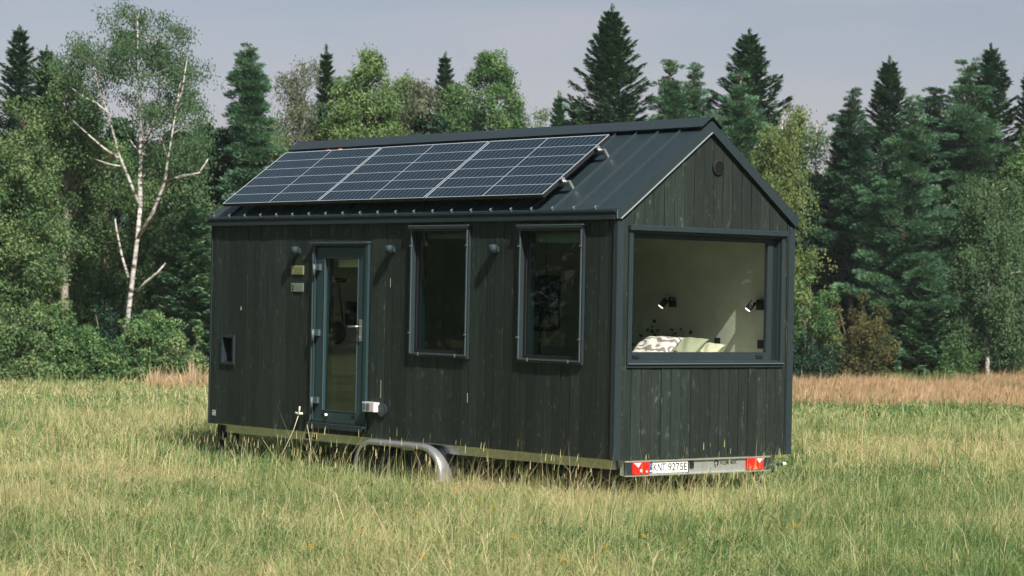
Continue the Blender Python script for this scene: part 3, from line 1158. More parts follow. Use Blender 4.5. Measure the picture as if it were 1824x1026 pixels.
# ---- vents
def round_vent(c, r, axis, mat, rim):
    mb = MB()
    n = 28
    if axis == 0:
        f = lambda a, q, w: (L + w, c[1] + q * math.cos(a), c[2] + q * math.sin(a))
    else:
        f = lambda a, q, w: (c[0] + q * math.cos(a), -w, c[2] + q * math.sin(a))
    rings = [(r, .0), (r, .02), (r * .82, .024), (r * .80, .010)]
    vs = [f(2 * math.pi * k / n, q, w) for q, w in rings for k in range(n)]
    fs = [(i * n + k, i * n + (k + 1) % n, (i + 1) * n + (k + 1) % n, (i + 1) * n + k) for i in range(len(rings) - 1) for k in range(n)]
    fs.append(tuple((len(rings) - 1) * n + k for k in range(n)))
    mb.add(vs, fs, 0)
    v = part(mb, 'vent', mat)
    mb = MB()
    m = 7
    for k in range(m):
        o = -r * .70 + 1.4 * r * k / (m - 1)
        hw = math.sqrt(max(0, (r * .8) ** 2 - o * o)) * .98
        if axis == 0:
            mb.box(L + .011, L + .022, c[1] - hw, c[1] + hw, c[2] + o - .006, c[2] + o + .005)
        else:
            mb.box(c[0] - hw, c[0] + hw, -.022, -.011, c[2] + o - .006, c[2] + o + .005)
    part(mb, 'vent_slats', rim, v)


round_vent((L, 1.365, 2.972), .080, 0, M['black'], M['dark'])
round_vent((3.52, 0, .315), .078, 1, M['trim'], M['clip'])

# ---- wall lamps (tube up/down lights)
for xr, zz in ((1.855, 2.09), (3.675, 2.10), (5.485, 2.10)):
    mb = MB().tube([(xr - .005, -.068, zz - .046), (xr - .005, -.068, zz + .046)], .044, 20)
    wl = part(mb, 'wall_lamp', M['lampgrey'])
    mb = MB().box(xr - .03, xr + .02, -.026, -.001, zz - .03, zz + .03); part(mb, 'lamp_bracket', M['frame'], wl)

# ---- name plates
def text_mesh(name, body, mat, parent, w, h, at, face, depth=.001, bold=0):
    cu = bpy.data.curves.new(name, 'FONT')
    cu.body = body
    cu.extrude = .01
    cu.offset = bold
    t = bpy.data.objects.new(name, cu)
    C.objects.link(t)
    dg = bpy.context.evaluated_depsgraph_get()
    me = bpy.data.meshes.new_from_object(t.evaluated_get(dg))
    bpy.data.objects.remove(t)
    co_ = np.empty(len(me.vertices) * 3, np.float32)
    me.vertices.foreach_get('co', co_)
    co_ = co_.reshape(-1, 3)
    mn, mx_ = co_.min(0), co_.max(0)
    p = (co_ - mn) / np.maximum(mx_ - mn, 1e-6)
    u, v, d = p[:, 0] * w, p[:, 1] * h, p[:, 2] * depth
    if face == 'x':
        q = np.stack([at[0] + d, at[1] + u, at[2] + v], 1)
    else:
        q = np.stack([at[0] + u, at[1] - d, at[2] + v], 1)
    q -= np.array(ROOT)
    me.vertices.foreach_set('co', q.astype(np.float32).ravel())
    me.materials.clear()
    me.materials.append(mat)
    me.update()
    me.name = name
    o = bpy.data.objects.new(name, me)
    return link(o, parent)


def engraved_lines(mb, x0, z, w, h, n, y, mi):
    x = x0
    for k in range(n):
        ww = w / n
        mb.box(x + ww * .12, x + ww * random.uniform(.6, .85), y, y + .002, z, z + h * random.uniform(.75, 1), mi)
        x += ww


mb = MB().box(1.705, 1.955, -.012, -.001, 1.812, 1.916)
pl = part(mb, 'name_plate', M['brass'], None, 'pale yellow green name plate, the upper one', .004)
mb = MB().box(1.725, 1.925, -.0135, -.0125, 1.822, 1.898)
part(mb, 'plate_field', plain('aged_brass_field', (.25, .27, .13), .4, .4), pl)
mb = MB(); engraved_lines(mb, 1.80, 1.868, .10, .014, 5, -.0155, 0); engraved_lines(mb, 1.79, 1.838, .12, .016, 5, -.0155, 0)
mb.cyl((1.752, -.0155, 1.862), (1.752, -.0135, 1.862), .014, 12, 1); mb.box(1.740, 1.764, -.0155, -.0136, 1.826, 1.847, 1)
part(mb, 'engraving', [M['brass_dim'], M['brass']], pl)
mb = MB().box(1.705, 1.950, -.010, -.001, 1.615, 1.714)
pl = part(mb, 'name_plate', M['steelplate'], None, 'grey name plate with a black emblem, the lower one', .002)
mb = MB()
for k in range(9):
    a0, a1 = math.pi * (-.15 + 1.3 * k / 9), math.pi * (-.15 + 1.3 * (k + 1) / 9)
    c = (1.742, 1.672)
    P_ = lambda a, r: (c[0] + r * math.cos(a), c[1] + r * math.sin(a))
    mb.prism([P_(a0, .010), P_(a0, .021), P_(a1, .021), P_(a1, .010)], -.0125, -.0105, 1, 0)
mb.cyl((1.742, -.0125, 1.645), (1.742, -.0105, 1.645), .015, 12, 0)
engraved_lines(mb, 1.785, 1.668, .15, .026, 6, -.0125, 1); engraved_lines(mb, 1.80, 1.640, .11, .010, 7, -.0125, 1)
part(mb, 'emblem', [M['ink'], plain('plate_etching', (.16, .20, .16), .5)], pl)

# lower left sticker
mb = MB().box(.066, .145, -.0030, -.0015, .095, .160)
st = part(mb, 'sticker', M['socketgrey'])
mb = MB(); engraved_lines(mb, .073, .138, .06, .014, 4, -.0048, 0); engraved_lines(mb, .073, .105, .065, .008, 6, -.0048, 0)
part(mb, 'sticker_print', M['clip'], st)

# power socket box
mb = MB()
for k in range(3):
    xa = 3.245 + k * .073
    mb.box(xa, xa + .070, -.085, -.002, .293, .400, 0)
    if k < 2:
        mb.box(xa + .008, xa + .062, -.090, -.0855, .312, .386, 1)
    else:
        mb.box(xa + .004, xa + .066, -.088, -.0855, .300, .394, 2)
so_ = part(mb, 'power_socket', [M['socketgrey'], M['socketlid'], M['pinklabel']])

# rope cleat with cord
mb = MB().tube([(1.90, -.05, .215), (1.96, -.042, .200), (2.03, -.045, .208)], [.010, .016, .011], 8, 0)
mb.cyl((1.968, -.04, .205), (1.968, -.002, .21), .012, 8, 0)
cl_ = part(mb, 'rope_cleat', M['white'])
mb = MB().tube([(1.985, -.05, .29), (1.978, -.05, .24), (1.965, -.052, .19)], .010, 6)
mb.tube([(1.966, -.055, .18), (1.93, -.09, .02), (1.86, -.16, -.20), (1.78, -.24, -.45)], .0042, 6)
mb.tube([(2.19, -.085, .09), (2.26, -.10, -.05), (2.34, -.12, -.25)], .0028, 6)
part(mb, 'cord', M['rope'], cl_)

# small pale wear marks
NICK = plain('worn_wood', (.40, .40, .34), .7)
for x, z, ww, hh in ((.655, 1.395, .012, .014), (.655, 1.415, .008, .010), (5.02, .52, .006, .05), (3.48, .55, .004, .10), (3.62, 1.73, .004, .05)):
    mb = MB().box(x - ww, x + ww, -.0048, -.0034, z - hh, z + hh)
    part(mb, 'paint_nick', NICK)

# ---- chassis
mb = MB()
for ya, yb in ((.10, .17), (W - .17, W - .10)):
    mb.box(.12, L - .12, ya, yb, -.105, -.012)
for x in (.2, 1.4, 2.6, 5.0, 6.2):
    mb.box(x, x + .05, .171, W - .171, -.10, -.02)
mb.box(.05, L - .05, .02, W - .02, -.0115, -.0015)
ch = part(mb, 'chassis', M['galv'])
mb = MB()
for x in (1.92, 2.06):
    mb.box(x, x + .04, .085, .0995, -.085, -.03)
part(mb, 'chassis_bolts', M['dark'], ch)
for (x, y) in ((.10, .10), (.16, .24), (.10, W - .2)):
    mb = MB().box(x, x + .07, y - .04, y + .05, -.22, -.013)
    mb.tube([(x + .035, y, -.22), (x + .035, y, GZ + .02)], .028, 10); mb.box(x - .03, x + .10, y - .06, y + .06, GZ, GZ + .02)
    part(mb, 'jack_leg', M['dark'])
for x, y in ((L - .25, .22), (L - .25, W - .22)):
    mb = MB().box(x - .05, x + .05, y - .05, y + .05, -.25, -.106)
    mb.tube([(x, y, -.25), (x + .12, y, GZ + .02)], .03, 10); mb.box(x + .04, x + .2, y - .08, y + .08, GZ, GZ + .02)
    part(mb, 'jack_leg', M['trim'])
mb = MB().tube([(L - .06, 2.31, -.195), (L - .055, 2.31, -.125), (L - .05, 2.33, -.108), (L - .04, 2.43, -.108)], .016, 10)
mb.tube([(L - .04, 2.43, -.108), (L - .037, 2.475, -.108)], .020, 10, 1)
part(mb, 'jack_crank', [M['frame'], M['white']])

mb = MB().box(L - .09, L - .035, .17, 2.225, -.165, -.012)
mb.box(L - .0345, L - .012, .17, 2.225, -.030, -.012); mb.box(L - .0345, L - .005, .17, 2.225, -.172, -.160)
bar = part(mb, 'rear_bar', M['galvlight'])
mb = MB().box(L - .0345, L - .020, .17, .262, -.159, -.0305); mb.box(L - .0345, L - .020, 2.13, 2.225, -.159, -.0305)
part(mb, 'end_plate', M['trim'], bar)
mb = MB().box(L - .0345, L - .026, .505, 1.045, -.148, -.033)
npl = part(mb, 'number_plate', M['plate'], bar)
mb = MB().box(L - .0258, L - .0248, .508, .552, -.146, -.035, 0)
mb.box(L - .0246, L - .0238, .518, .542, -.132, -.118, 1)
for k in range(8):
    a = k * math.pi / 4
    mb.box(L - .0246, L - .0238, .530 + .013 * math.cos(a) - .002, .530 + .013 * math.cos(a) + .002, -.066 + .013 * math.sin(a) - .002, -.066 + .013 * math.sin(a) + .002, 2)
text_mesh('plate_lettering', 'KNT', M['ink'], bar, .165, .076, (L - .0258, .568, -.128), 'x', .0015)
text_mesh('plate_lettering', '9275E', M['ink'], bar, .262, .076, (L - .0258, .770, -.128), 'x', .0015)
o = mb.build('plate_band', [M['blue'], M['plate'], M['amber']], bar, ROOT)
mb = MB().box(L - .0345, L - .022, 1.046, 1.056, -.155, -.031); mb.box(L - .0345, L - .02, 1.075, 1.125, -.11, -.034)
part(mb, 'plate_light', M['dark'], bar)
text_mesh('maker_lettering', 'VLEMMIX', M['ink'], bar, .245, .038, (L - .0343, 1.505, -.088), 'x', .0015, .012)
mb = MB()
for k in range(16):
    a0, a1 = math.radians(-70 + 250 * k / 16), math.radians(-70 + 250 * (k + 1) / 16)
    P_ = lambda a, r: (1.455 + r * math.cos(a), -.070 + r * math.sin(a))
    mb.prism([P_(a0, .017), P_(a0, .034), P_(a1, .034), P_(a1, .017)], L - .0343, L - .0325, 0, 0)
mb.prism([(1.425, -.085), (1.438, -.075), (1.452, -.115), (1.445, -.118)], L - .0343, L - .0325, 0, 0)
o = mb.build('maker_emblem', [M['ink']], bar, ROOT)
for ya, yb, flip in ((.264, .502, False), (1.880, 2.125, True)):
    mb = MB().box(L - .0345, L - .004, ya, yb, -.158, -.034, 0)
    tl = part(mb, 'tail_light', M['red'], bar, None, .006)
    # white reversing corner, small round reflectors: raised on the lens
    Q = lambda y: (ya + yb - y) if flip else y
    e = .0035
    mb = MB()
    mb.prism([(Q(ya + .01), -.036), (Q(ya + .115), -.036), (Q(ya + .075), -.085)][::(-1 if flip else 1)], L - .0035, L - .0010, 0, 0)
    if not flip:
        for yy, zz, rr in ((ya + .115, -.115, .017), (ya + .19, -.125, .012)):
            mb.cyl((L - .0035, yy, zz), (L - .001, yy, zz), rr, 14, 0)
    else:
        mb.prism([(ya + .085, -.150), (ya + .155, -.150), (ya + .120, -.105)], L - .0035, L - .001, 0, 1)
    o = mb.build('reversing_lens', [M['amber'], M['orange']], bar, ROOT)

# fender and wheels
for side in (0, 1):
    yo = -.07 if side == 0 else W + .07
    yi = .24 if side == 0 else W - .24
    path = []
    xa, xb, zt, zb, rr = 3.06, 4.66, -.012, -.40, .33
    for k in range(13):
        a = math.pi - k / 12 * math.pi / 2
        path.append((xa + rr + rr * math.cos(a) * 1.0, zt - rr + rr * math.sin(a)))
    for k in range(13):
        a = math.pi / 2 - k / 12 * math.pi / 2
        path.append((xb - rr * 1.15 + rr * 1.15 * math.cos(a), zt - rr + rr * math.sin(a)))
    path = [(xa, zb)] + path + [(xb + .01, zb)]
    mb = MB()
    n = len(path)
    cx, cz = (xa + xb) / 2, zb
    def off(i, e):
        p0, p1 = path[max(i - 1, 0)], path[min(i + 1, n - 1)]
        dx, dz = p1[0] - p0[0], p1[1] - p0[1]
        l_ = math.hypot(dx, dz)
        return (path[i][0] + dz / l_ * e, path[i][1] - dx / l_ * e)
    sg = 1 if side == 0 else -1
    prof = [(yi, .0), (yo + .03 * sg, .0), (yo + .008 * sg, .008), (yo, .026), (yo, .056), (yo + .012 * sg, .064), (yo + .012 * sg, .03), (yo + .04 * sg, .012), (yi, .012)]
    vs = []
    for i in range(n):
        for (yy, e) in prof:
            q = off(i, e)
            vs.append((q[0], yy, q[1]))
    m = len(prof)
    fs = [(i * m + j, (i + 1) * m + j, (i + 1) * m + (j + 1) % m, i * m + (j + 1) % m) for i in range(n - 1) for j in range(m)]
    mb.add(vs, fs, 0, .5, True)
    part(mb, 'fender', M['fender'])
    for cx in (3.47, 4.20):
        yc = .09 if side == 0 else W - .09
        r, hw = .275, .09
        rings = [(r * .60, -hw * .8), (r * .80, -hw), (r * .95, -hw * .92), (r, -hw * .6), (r, hw * .6), (r * .95, hw * .92), (r * .80, hw), (r * .60, hw * .8)]
        nn = 36
        cz = GZ + r + .005
        vs = [(cx + q * math.cos(2 * math.pi * k / nn), yc + w_, cz + q * math.sin(2 * math.pi * k / nn)) for q, w_ in rings for k in range(nn)]
        fs = [(i * nn + k, i * nn + (k + 1) % nn, ((i + 1) % 8) * nn + (k + 1) % nn, ((i + 1) % 8) * nn + k) for i in range(8) for k in range(nn)]
        whl = MB().add(vs, fs, 0, .5, True)
        wo_ = part(whl, 'wheel', M['rubber'])
        mb = MB()
        yf = yc - sg * hw * .45
        rings = [(r * .60, yc - sg * hw * .8), (r * .52, yf), (r * .30, yf - sg * .01), (r * .22, yf - sg * .05), (.0001, yf - sg * .055)]
        vs = [(cx + q * math.cos(2 * math.pi * k / nn), y_, cz + q * math.sin(2 * math.pi * k / nn)) for q, y_ in rings for k in range(nn)]
        fs = [(i * nn + k, i * nn + (k + 1) % nn, (i + 1) * nn + (k + 1) % nn, (i + 1) * nn + k) for i in range(4) for k in range(nn)]
        mb.add(vs, fs)
        for k in range(5):
            a = k * 1.2566
            mb.cyl((cx + .07 * math.cos(a), yf - sg * .012, cz + .07 * math.sin(a)), (cx + .07 * math.cos(a), yf - sg * .03, cz + .07 * math.sin(a)), .011, 6)
        part(mb, 'rim', M['lampgrey'], wo_)

# ---- room behind the glass
YW = W - IN + .02            # inner face of the far long wall
mb = MB().box(5.15, L - .172, .40, YW - .004, .10, .84); part(mb, 'bed_platform', M['ply'])
mb = MB().box(2.6, 4.95, 1.74, YW - .004, .10, .90); mb.box(2.58, 4.97, 1.71, YW - .003, .9005, .94, 1)
part(mb, 'kitchen_cabinet', [M['dark'], plain('oak_worktop', (.30, .21, .12), .5)])
x0, x1, z0, z1 = BACK[0]
mb = MB().frame(x0 + .001, x1 - .001, z0 + .001, z1 - .001, W - .14, W - .02, (.06, .06, .06, .06), 1)
kw = part(mb, 'kitchen_window', M['black'])
mb = MB().box(x0 + .06, x1 - .06, W - .07, W - .064, z0 + .06, z1 - .06); part(mb, 'pane', M['glass'], kw)
q = hit(970, 560, 1, 2.05)
mb = MB()
pts = [(q[0] - .08, 2.05, .94), (q[0] - .08, 2.05, q[2] - .0)]
pts += [(q[0] - .08 + .085 * (1 - math.cos(a)), 2.05, q[2] + .085 * math.sin(a)) for a in np.linspace(.3, math.pi, 8)]
pts += [(pts[-1][0], 2.05, pts[-1][2] - .10)]
mb.tube(pts, .014, 8); part(mb, 'tap', M['black'])
for px, py in ((1199.5, 538), (1355, 543)):
    q = hit(px, py, 1, YW)
    mb = MB().box(q[0] - .035, q[0] + .055, YW - .035, YW - .001, q[2] - .055, q[2] + .055)
    rl = part(mb, 'reading_lamp', M['black'])
    d = Vector((-.35, -.45, -.75)).normalized()
    c = Vector((q[0] - .02, YW - .085, q[2] + .03))
    mb = MB().tube([c, c + d * .10], .036, 16); mb.tube([(q[0], YW - .036, q[2] + .02), (q[0] - .01, YW - .075, q[2] + .01)], .012, 8)
    part(mb, 'lamp_head', M['black'], rl)
    mb = MB().tube([c + d * .1005, c + d * .112], [.032, .028], 16); part(mb, 'bulb', M['emit'], rl)
for px, py in ((1201, 606), (1278.5, 609), (1355, 613.5)):
    q = hit(px, py, 1, YW)
    mb = MB().box(q[0] - .045, q[0] + .045, YW - .012, YW - .001, q[2] - .045, q[2] + .045); part(mb, 'wall_socket', M['black'], None, None, .004)
# hooks, strap, picture on the partition seen through the door
q0, q1 = hit(590, 499, 0, 1.56), hit(614, 499, 0, 1.56)
mb = MB().box(1.5605, 1.585, q0[1], q1[1], q0[2] - .025, q0[2] + .02)
for k in range(4):
    y = q0[1] + (q1[1] - q0[1]) * (k + .5) / 4
    mb.tube([(1.585, y, q0[2]), (1.62, y, q0[2] - .01), (1.63, y, q0[2] + .03)], .008, 6)
part(mb, 'hook_rail', M['black'])
q = hit(627, 558, 0, 1.56)
mb = MB().box(1.5605, 1.575, q[1] - .10, q[1] + .10, q[2] - .14, q[2] + .14); part(mb, 'picture', M['dark'])
a, b, c_, d_ = hit(603, 505, 0, 1.60), hit(611, 575, 0, 1.60), hit(598, 590, 0, 1.60), hit(594, 505, 0, 1.60)
bag = empty('shoulder_bag', (1.60, c_[1], c_[2] - .15), 'dark round bag hanging on its strap behind the door glass', 'bag')
O = (1.60, c_[1], c_[2] - .15)
mb = MB(); mb.tube([a, b], .010, 6); mb.tube([d_, hit(590, 575, 0, 1.60)], .010, 6)
sb = mb.build('strap', M['dark'], bag, O)
mb = MB()
rings = []
for k in range(9):
    t = -math.pi / 2 + math.pi * k / 8
    rings.append((math.cos(t) * .125, math.sin(t) * .05))
n = 20
vs = [(1.63 + w_, c_[1] + r_ * math.cos(2 * math.pi * k / n), c_[2] - .02 + 1.1 * r_ * math.sin(2 * math.pi * k / n)) for r_, w_ in rings for k in range(n)]
fs = [(i * n + k, i * n + (k + 1) % n, (i + 1) * n + (k + 1) % n, (i + 1) * n + k) for i in range(8) for k in range(n)]
mb.add(vs, fs, 0, .5, True)
mb.build('pouch', plain('brown_leather', (.08, .06, .035), .6), bag, O)
# low bench seen in the lower part of the door
q = hit(605, 666, 0, 1.60)
mb = MB().box(1.5605, 1.95, .75, 1.9, q[2] - .03, q[2] + .01, 1); mb.box(1.5605, 1.92, 1.20, 1.23, .10, q[2] - .0305); mb.box(1.5605, 1.92, .77, .80, .10, q[2] - .0305); mb.box(1.5605, 1.92, 1.85, 1.88, .10, q[2] - .0305)
part(mb, 'shelf_bench', [M['ply'], M['ply']])


# loose things on the bed
def cushion_mesh(name, w, h, t, mat, parent, n=18):
    u = np.linspace(-1, 1, n)
    vs, fs = [], []
    for s in (1, -1):
        for i in range(n):
            for j in range(n):
                a, b = u[i], u[j]
                e = max(0, (1 - abs(a) ** 2.6)) * max(0, (1 - abs(b) ** 2.6))
                pin = 1 - .10 * (1 - abs(a) ** 3) * abs(b) ** 3
                pin2 = 1 - .10 * (1 - abs(b) ** 3) * abs(a) ** 3
                wr = .012 * math.sin(9 * a + 4 * b) * e
                vs.append((a * w / 2 * pin2, s * (t / 2 * e ** .45 + .002) + wr, b * h / 2 * pin))
    for s in (0, 1):
        for i in range(n - 1):
            for j in range(n - 1):
                k = s * n * n + i * n + j
                f = (k, k + n, k + n + 1, k + 1)
                fs.append(f if s else f[::-1])
    mb = MB().add(vs, fs, 0, .5, True)
    return mb.build(name, mat, parent)


mx0, mx1, my0, my1, mz0, mz1 = 5.2, L - .19, .42, YW - .01, .845, .93
mb = MB().box(mx0, mx1, my0, my1, mz0, mz1)
mt_ = mb.build('mattress', M['linen'], None, (0, 0, 0), .03)
tag(mt_, 'pale linen mattress behind the big gable window, the cushions lie on it', 'mattress')
for px, py, y, w, h, t, mat, rx, rz, lab in (
        (1166, 626, 1.80, .50, .42, .15, 'pattern', 55, 14, 'white cushion with a dark leaf print, leftmost behind the big window'),
        (1214, 626, 2.03, .48, .40, .15, 'olive', 55, 8, 'plain olive green cushion beside the leaf print cushion'),
        (1252, 629, 2.12, .40, .32, .13, 'beige', 58, 10, 'small sunlit beige cushion right of the olive cushion')):
    q = hit(px, py, 0, 6.50)
    y = q[1]
    o = cushion_mesh('cushion', w, h, t, M[mat], None)
    o.location = (q[0], y, .93 + h / 2 * math.cos(math.radians(rx)) + .03)
    o.rotation_euler = (math.radians(-rx), 0, math.radians(rz))
    tag(o, lab, 'cushion', 'cushions on the bed')


def leafy_pot(base, label, hanging):
    root = empty('hanging_plant' if hanging else 'potted_plant', base, label, 'house plant')
    mb = MB()
    mb.tube([(0, 0, .0), (0, 0, .11)], [.05, .065], 16)
    mb.build('pot', M['black'], root)
    lv = Leaves()
    n = 90 if hanging else 110
    if hanging:
        c = np.stack([RNG.normal(0, .035, n), RNG.normal(0, .035, n), .12 - np.abs(RNG.normal(0, .16, n))], 1)
    else:
        c = np.stack([RNG.normal(0, .17, n), RNG.normal(0, .10, n), .14 + np.abs(RNG.normal(0, .10, n))], 1)
    lv.add(c, RNG.normal(0, 1, (n, 3)), RNG.normal(0, 1, (n, 3)), .06, .045, RNG.uniform(0, .6, n))
    lv.build('leaves', LEAF['dark'], root)
    if hanging:
        mb = MB().tube([(0, 0, .1), (0, 0, .62)], .004, 5); mb.build('cord', M['black'], root)


q = hit(1181, 605, 1, 2.20)
leafy_pot((q[0], 2.20, .932), 'dark leafy pot plant at the left behind the leaf print cushion', False)
q = hit(976, 516, 1, 2.28)
leafy_pot((q[0], 2.25, q[2] - .02), 'trailing plant hanging in the small far window seen through the house', True)

# ------------------------------------------------------------------ trees
def trunk_mesh(name, tubes, mat, parent):
    mb = MB()
    for pts, r0, r1 in tubes:
        k = len(pts)
        mb.tube(pts, [r0 + (r1 - r0) * i / (k - 1) for i in range(k)], 7, 0)
    return mb.build(name, mat, parent)


def rnd(a, b, n=None):
    return RNG.uniform(a, b, n)


def spruce(root, h, r, mat='spruce', z0=.05, dens=1., sat=.42, droop=.22, gap=.0):
    lv = Leaves()
    tubes = [([(0, 0, 0), (.03, .02, h * .5), (0, 0, h)], max(.10, h * .016), .015)]
    z = h * z0
    while z < h * .985:
        f = (z - h * z0) / (h * (1 - z0))
        Lw = r * min(1, (1 - f) / sat) ** .85 * (1 if f > .12 else .75 + f * 2) + .10
        nb = int(rnd(5, 8))
        a0 = rnd(0, 6.28)
        for k in range(nb):
            if rnd(0, 1) < gap:
                continue
            az = a0 + k * 6.28 / nb + RNG.normal(0, .18)
            Lb = Lw * rnd(.72, 1.12)
            rise = .75 * f ** 1.6 - droop * (1 - f)
            cur = .22 * (1 - f) + .05
            dr = np.array([math.cos(az), math.sin(az)])
            sd = np.array([-dr[1], dr[0]])
            m = int((26 + 62 * Lb) * dens)
            s = rnd(.08, 1, m) ** .75
            lat = RNG.uniform(-1, 1, m) * (.10 + .30 * Lb * (1 - s) ** .8 * np.minimum(1, s * 4))
            zz = z + Lb * (rise * s + cur * s * s) - np.abs(RNG.normal(0, .07, m)) * (1 + .6 * Lb * .3) - .12 * np.abs(lat)
            c = np.stack([dr[0] * s * Lb + sd[0] * lat, dr[1] * s * Lb + sd[1] * lat, zz], 1)
            sg = np.sign(lat)
            d = np.stack([dr[0] * 1.0 + sd[0] * sg * .8, dr[1] * 1.0 + sd[1] * sg * .8, np.full(m, rise + cur * 1.2)], 1) + RNG.normal(0, .28, (m, 3))
            d[:, 2] -= .25 * RNG.random(m)
            nn = np.stack([RNG.normal(0, .45, m), RNG.normal(0, .45, m), np.ones(m)], 1)
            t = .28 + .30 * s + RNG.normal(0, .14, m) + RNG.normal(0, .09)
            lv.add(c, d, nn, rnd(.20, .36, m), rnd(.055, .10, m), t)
            if Lb > .5 and k % 2 == 0:
                tubes.append(([(0, 0, z), (dr[0] * Lb * .5, dr[1] * Lb * .5, z + Lb * (rise * .5 + cur * .25)), (dr[0] * Lb * .9, dr[1] * Lb * .9, z + Lb * (rise * .9 + cur * .8))], .03, .008))
        z += rnd(.24, .36) * (.75 + .5 * (1 - f))
    m = 60
    lv.add(np.stack([RNG.normal(0, .03, m), RNG.normal(0, .03, m), h + rnd(-.5, .12, m)], 1), np.stack([RNG.normal(0, .5, m), RNG.normal(0, .5, m), np.ones(m)], 1), RNG.normal(0, 1, (m, 3)), .24, .06, rnd(.4, .8, m))
    trunk_mesh('trunk', tubes, M['bark'], root)
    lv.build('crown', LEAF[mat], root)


def pine(root, h, r, mat='pine', z0=.25, dens=1., top=.80, lean=.0):
    """Scots pine: irregular tufted pads of needles on upswept limbs."""
    lv = Leaves()
    bx = lambda z: (lean * z + .18 * math.sin(z * .7), .12 * math.cos(z * .9) - .12)
    tubes = [([(*bx(h * q), h * q) for q in np.linspace(0, .99, 9)], max(.13, h * .017), .03)]
    z = h * z0
    while z < h:
        f = (z / h - z0) / (1 - z0)
        prof = r * min(1, .55 + 2.2 * f) * (1 - f) ** top * (1 + .25 * math.sin(f * 23 + h * 7))
        nb = int(rnd(3, 6))
        a0 = rnd(0, 6.28)
        for k in range(nb):
            az = a0 + k * 6.28 / nb + RNG.normal(0, .35)
            Lb = (prof + .16) * rnd(.45, 1.25)
            rise = .12 + .75 * f
            ox, oy = bx(z)
            dr = np.array([math.cos(az), math.sin(az)])
            tubes.append(([(ox, oy, z), (ox + dr[0] * Lb * .5, oy + dr[1] * Lb * .5, z + Lb * rise * .35), (ox + dr[0] * Lb * .92, oy + dr[1] * Lb * .92, z + Lb * rise)], .045, .010))
            for q in range(int(2 + 2.6 * Lb)):
                s = rnd(.3, 1.02)
                cc = np.array([ox + dr[0] * Lb * s + RNG.normal(0, .16 * Lb * .6 + .04), oy + dr[1] * Lb * s + RNG.normal(0, .16 * Lb * .6 + .04), z + Lb * rise * s ** 1.5 + RNG.normal(.05, .10)])
                cr_ = rnd(.24, .52) * (1 if f < .72 else 1 - .62 * (f - .72) / .28)
                m = int(150 * dens * (cr_ / .36) ** 2)
                dv = nrm(RNG.normal(0, 1, (m, 3)) * np.array([1, 1, .75]) + np.array([0, 0, .35]))
                c = cc + dv * (cr_ * rnd(.35, 1, m) ** .5)[:, None] * np.array([1.2, 1.2, .42])
                t = .40 + .22 * dv[:, 2] * 0 + RNG.normal(0, .15, m) + RNG.normal(0, .13)
                lv.add(c, dv * np.array([1, 1, .5]) + np.array([dr[0] * .7, dr[1] * .7, .45]) + RNG.normal(0, .3, (m, 3)), RNG.normal(0, .6, (m, 3)) + dv * .7 + np.array([0, 0, .5]), rnd(.13, .25, m), rnd(.028, .052, m), t)
        z += rnd(.26, .46)
    trunk_mesh('trunk', tubes, M['pinebark'], root)
    lv.build('crown', LEAF[mat], root)


def broad(root, h, r, mat='broad', z0=.12, dens=1., lobes=70, lobe=(.45, .95), shape=1.0, bark='bark', leaf=(.085, .15), tops=1):
    """Leafy crown out of many clumps lying over an uneven dome; `tops` leading shoots."""
    lv = Leaves()
    tubes = [([(0, 0, 0), (.08, .05, h * .35), (0, .05, h * .75)], max(.12, h * .018), .05)]
    tp = [(0, 0, 1.)] + [(rnd(-.55, .55) * r, rnd(-.4, .4) * r, rnd(.78, .95)) for _ in range(tops - 1)]
    lobes = int(lobes * 2.1)
    lobe = (lobe[0] * .62, lobe[1] * .62)
    for k in range(lobes):
        ox, oy, ht = tp[k % len(tp)]
        q = rnd(0, 1)
        f = z0 + (ht - z0) * (q ** .85)
        fr = (f - z0) / (ht - z0)
        rr = r * (1 if len(tp) == 1 else .72) * (math.sin(math.pi * min(.999, (.18 + .80 * fr))) ** .65 * shape + (1 - fr) * (1 - shape))
        az = rnd(0, 6.28)
        rad = rr * rnd(.45, 1.0) ** .6
        cc = np.array([ox * fr ** .5 + rad * math.cos(az), oy * fr ** .5 + rad * math.sin(az), f * h - .25 * rnd(0, 1)])
        lr = rnd(*lobe)
        if fr > .85:
            lr *= .72
        m = int(230 * dens * (lr / .42) ** 2)
        dv = nrm(RNG.normal(0, 1, (m, 3)))
        sc = rnd(.55, 1.05, m) ** .6
        c = cc + dv * (lr * sc)[:, None] * np.array([1, 1, .85]) * (1 + .25 * RNG.normal(0, 1, (m, 1)))
        bt = RNG.normal(0, .17)
        t = .42 + bt + RNG.normal(0, .20, m)
        d = RNG.normal(0, 1, (m, 3)) + np.array([0, 0, -.45])
        lv.add(c, d, dv * 1.2 + RNG.normal(0, .38, (m, 3)) + np.array([0, 0, .35]), rnd(*leaf, m), rnd(leaf[0] * .40, leaf[1] * .52, m), t)
        if k % 3 == 0:
            zb = max(.12 * h, cc[2] - .9 * math.hypot(cc[0], cc[1]) - .3)
            tubes.append(([(0, 0, zb), tuple(cc * np.array([.55, .55, 1]) - np.array([0, 0, .25 * (cc[2] - zb)])), tuple(cc)], .045, .012))
    trunk_mesh('trunk', tubes, M[bark], root)
    lv.build('crown', LEAF[mat], root)


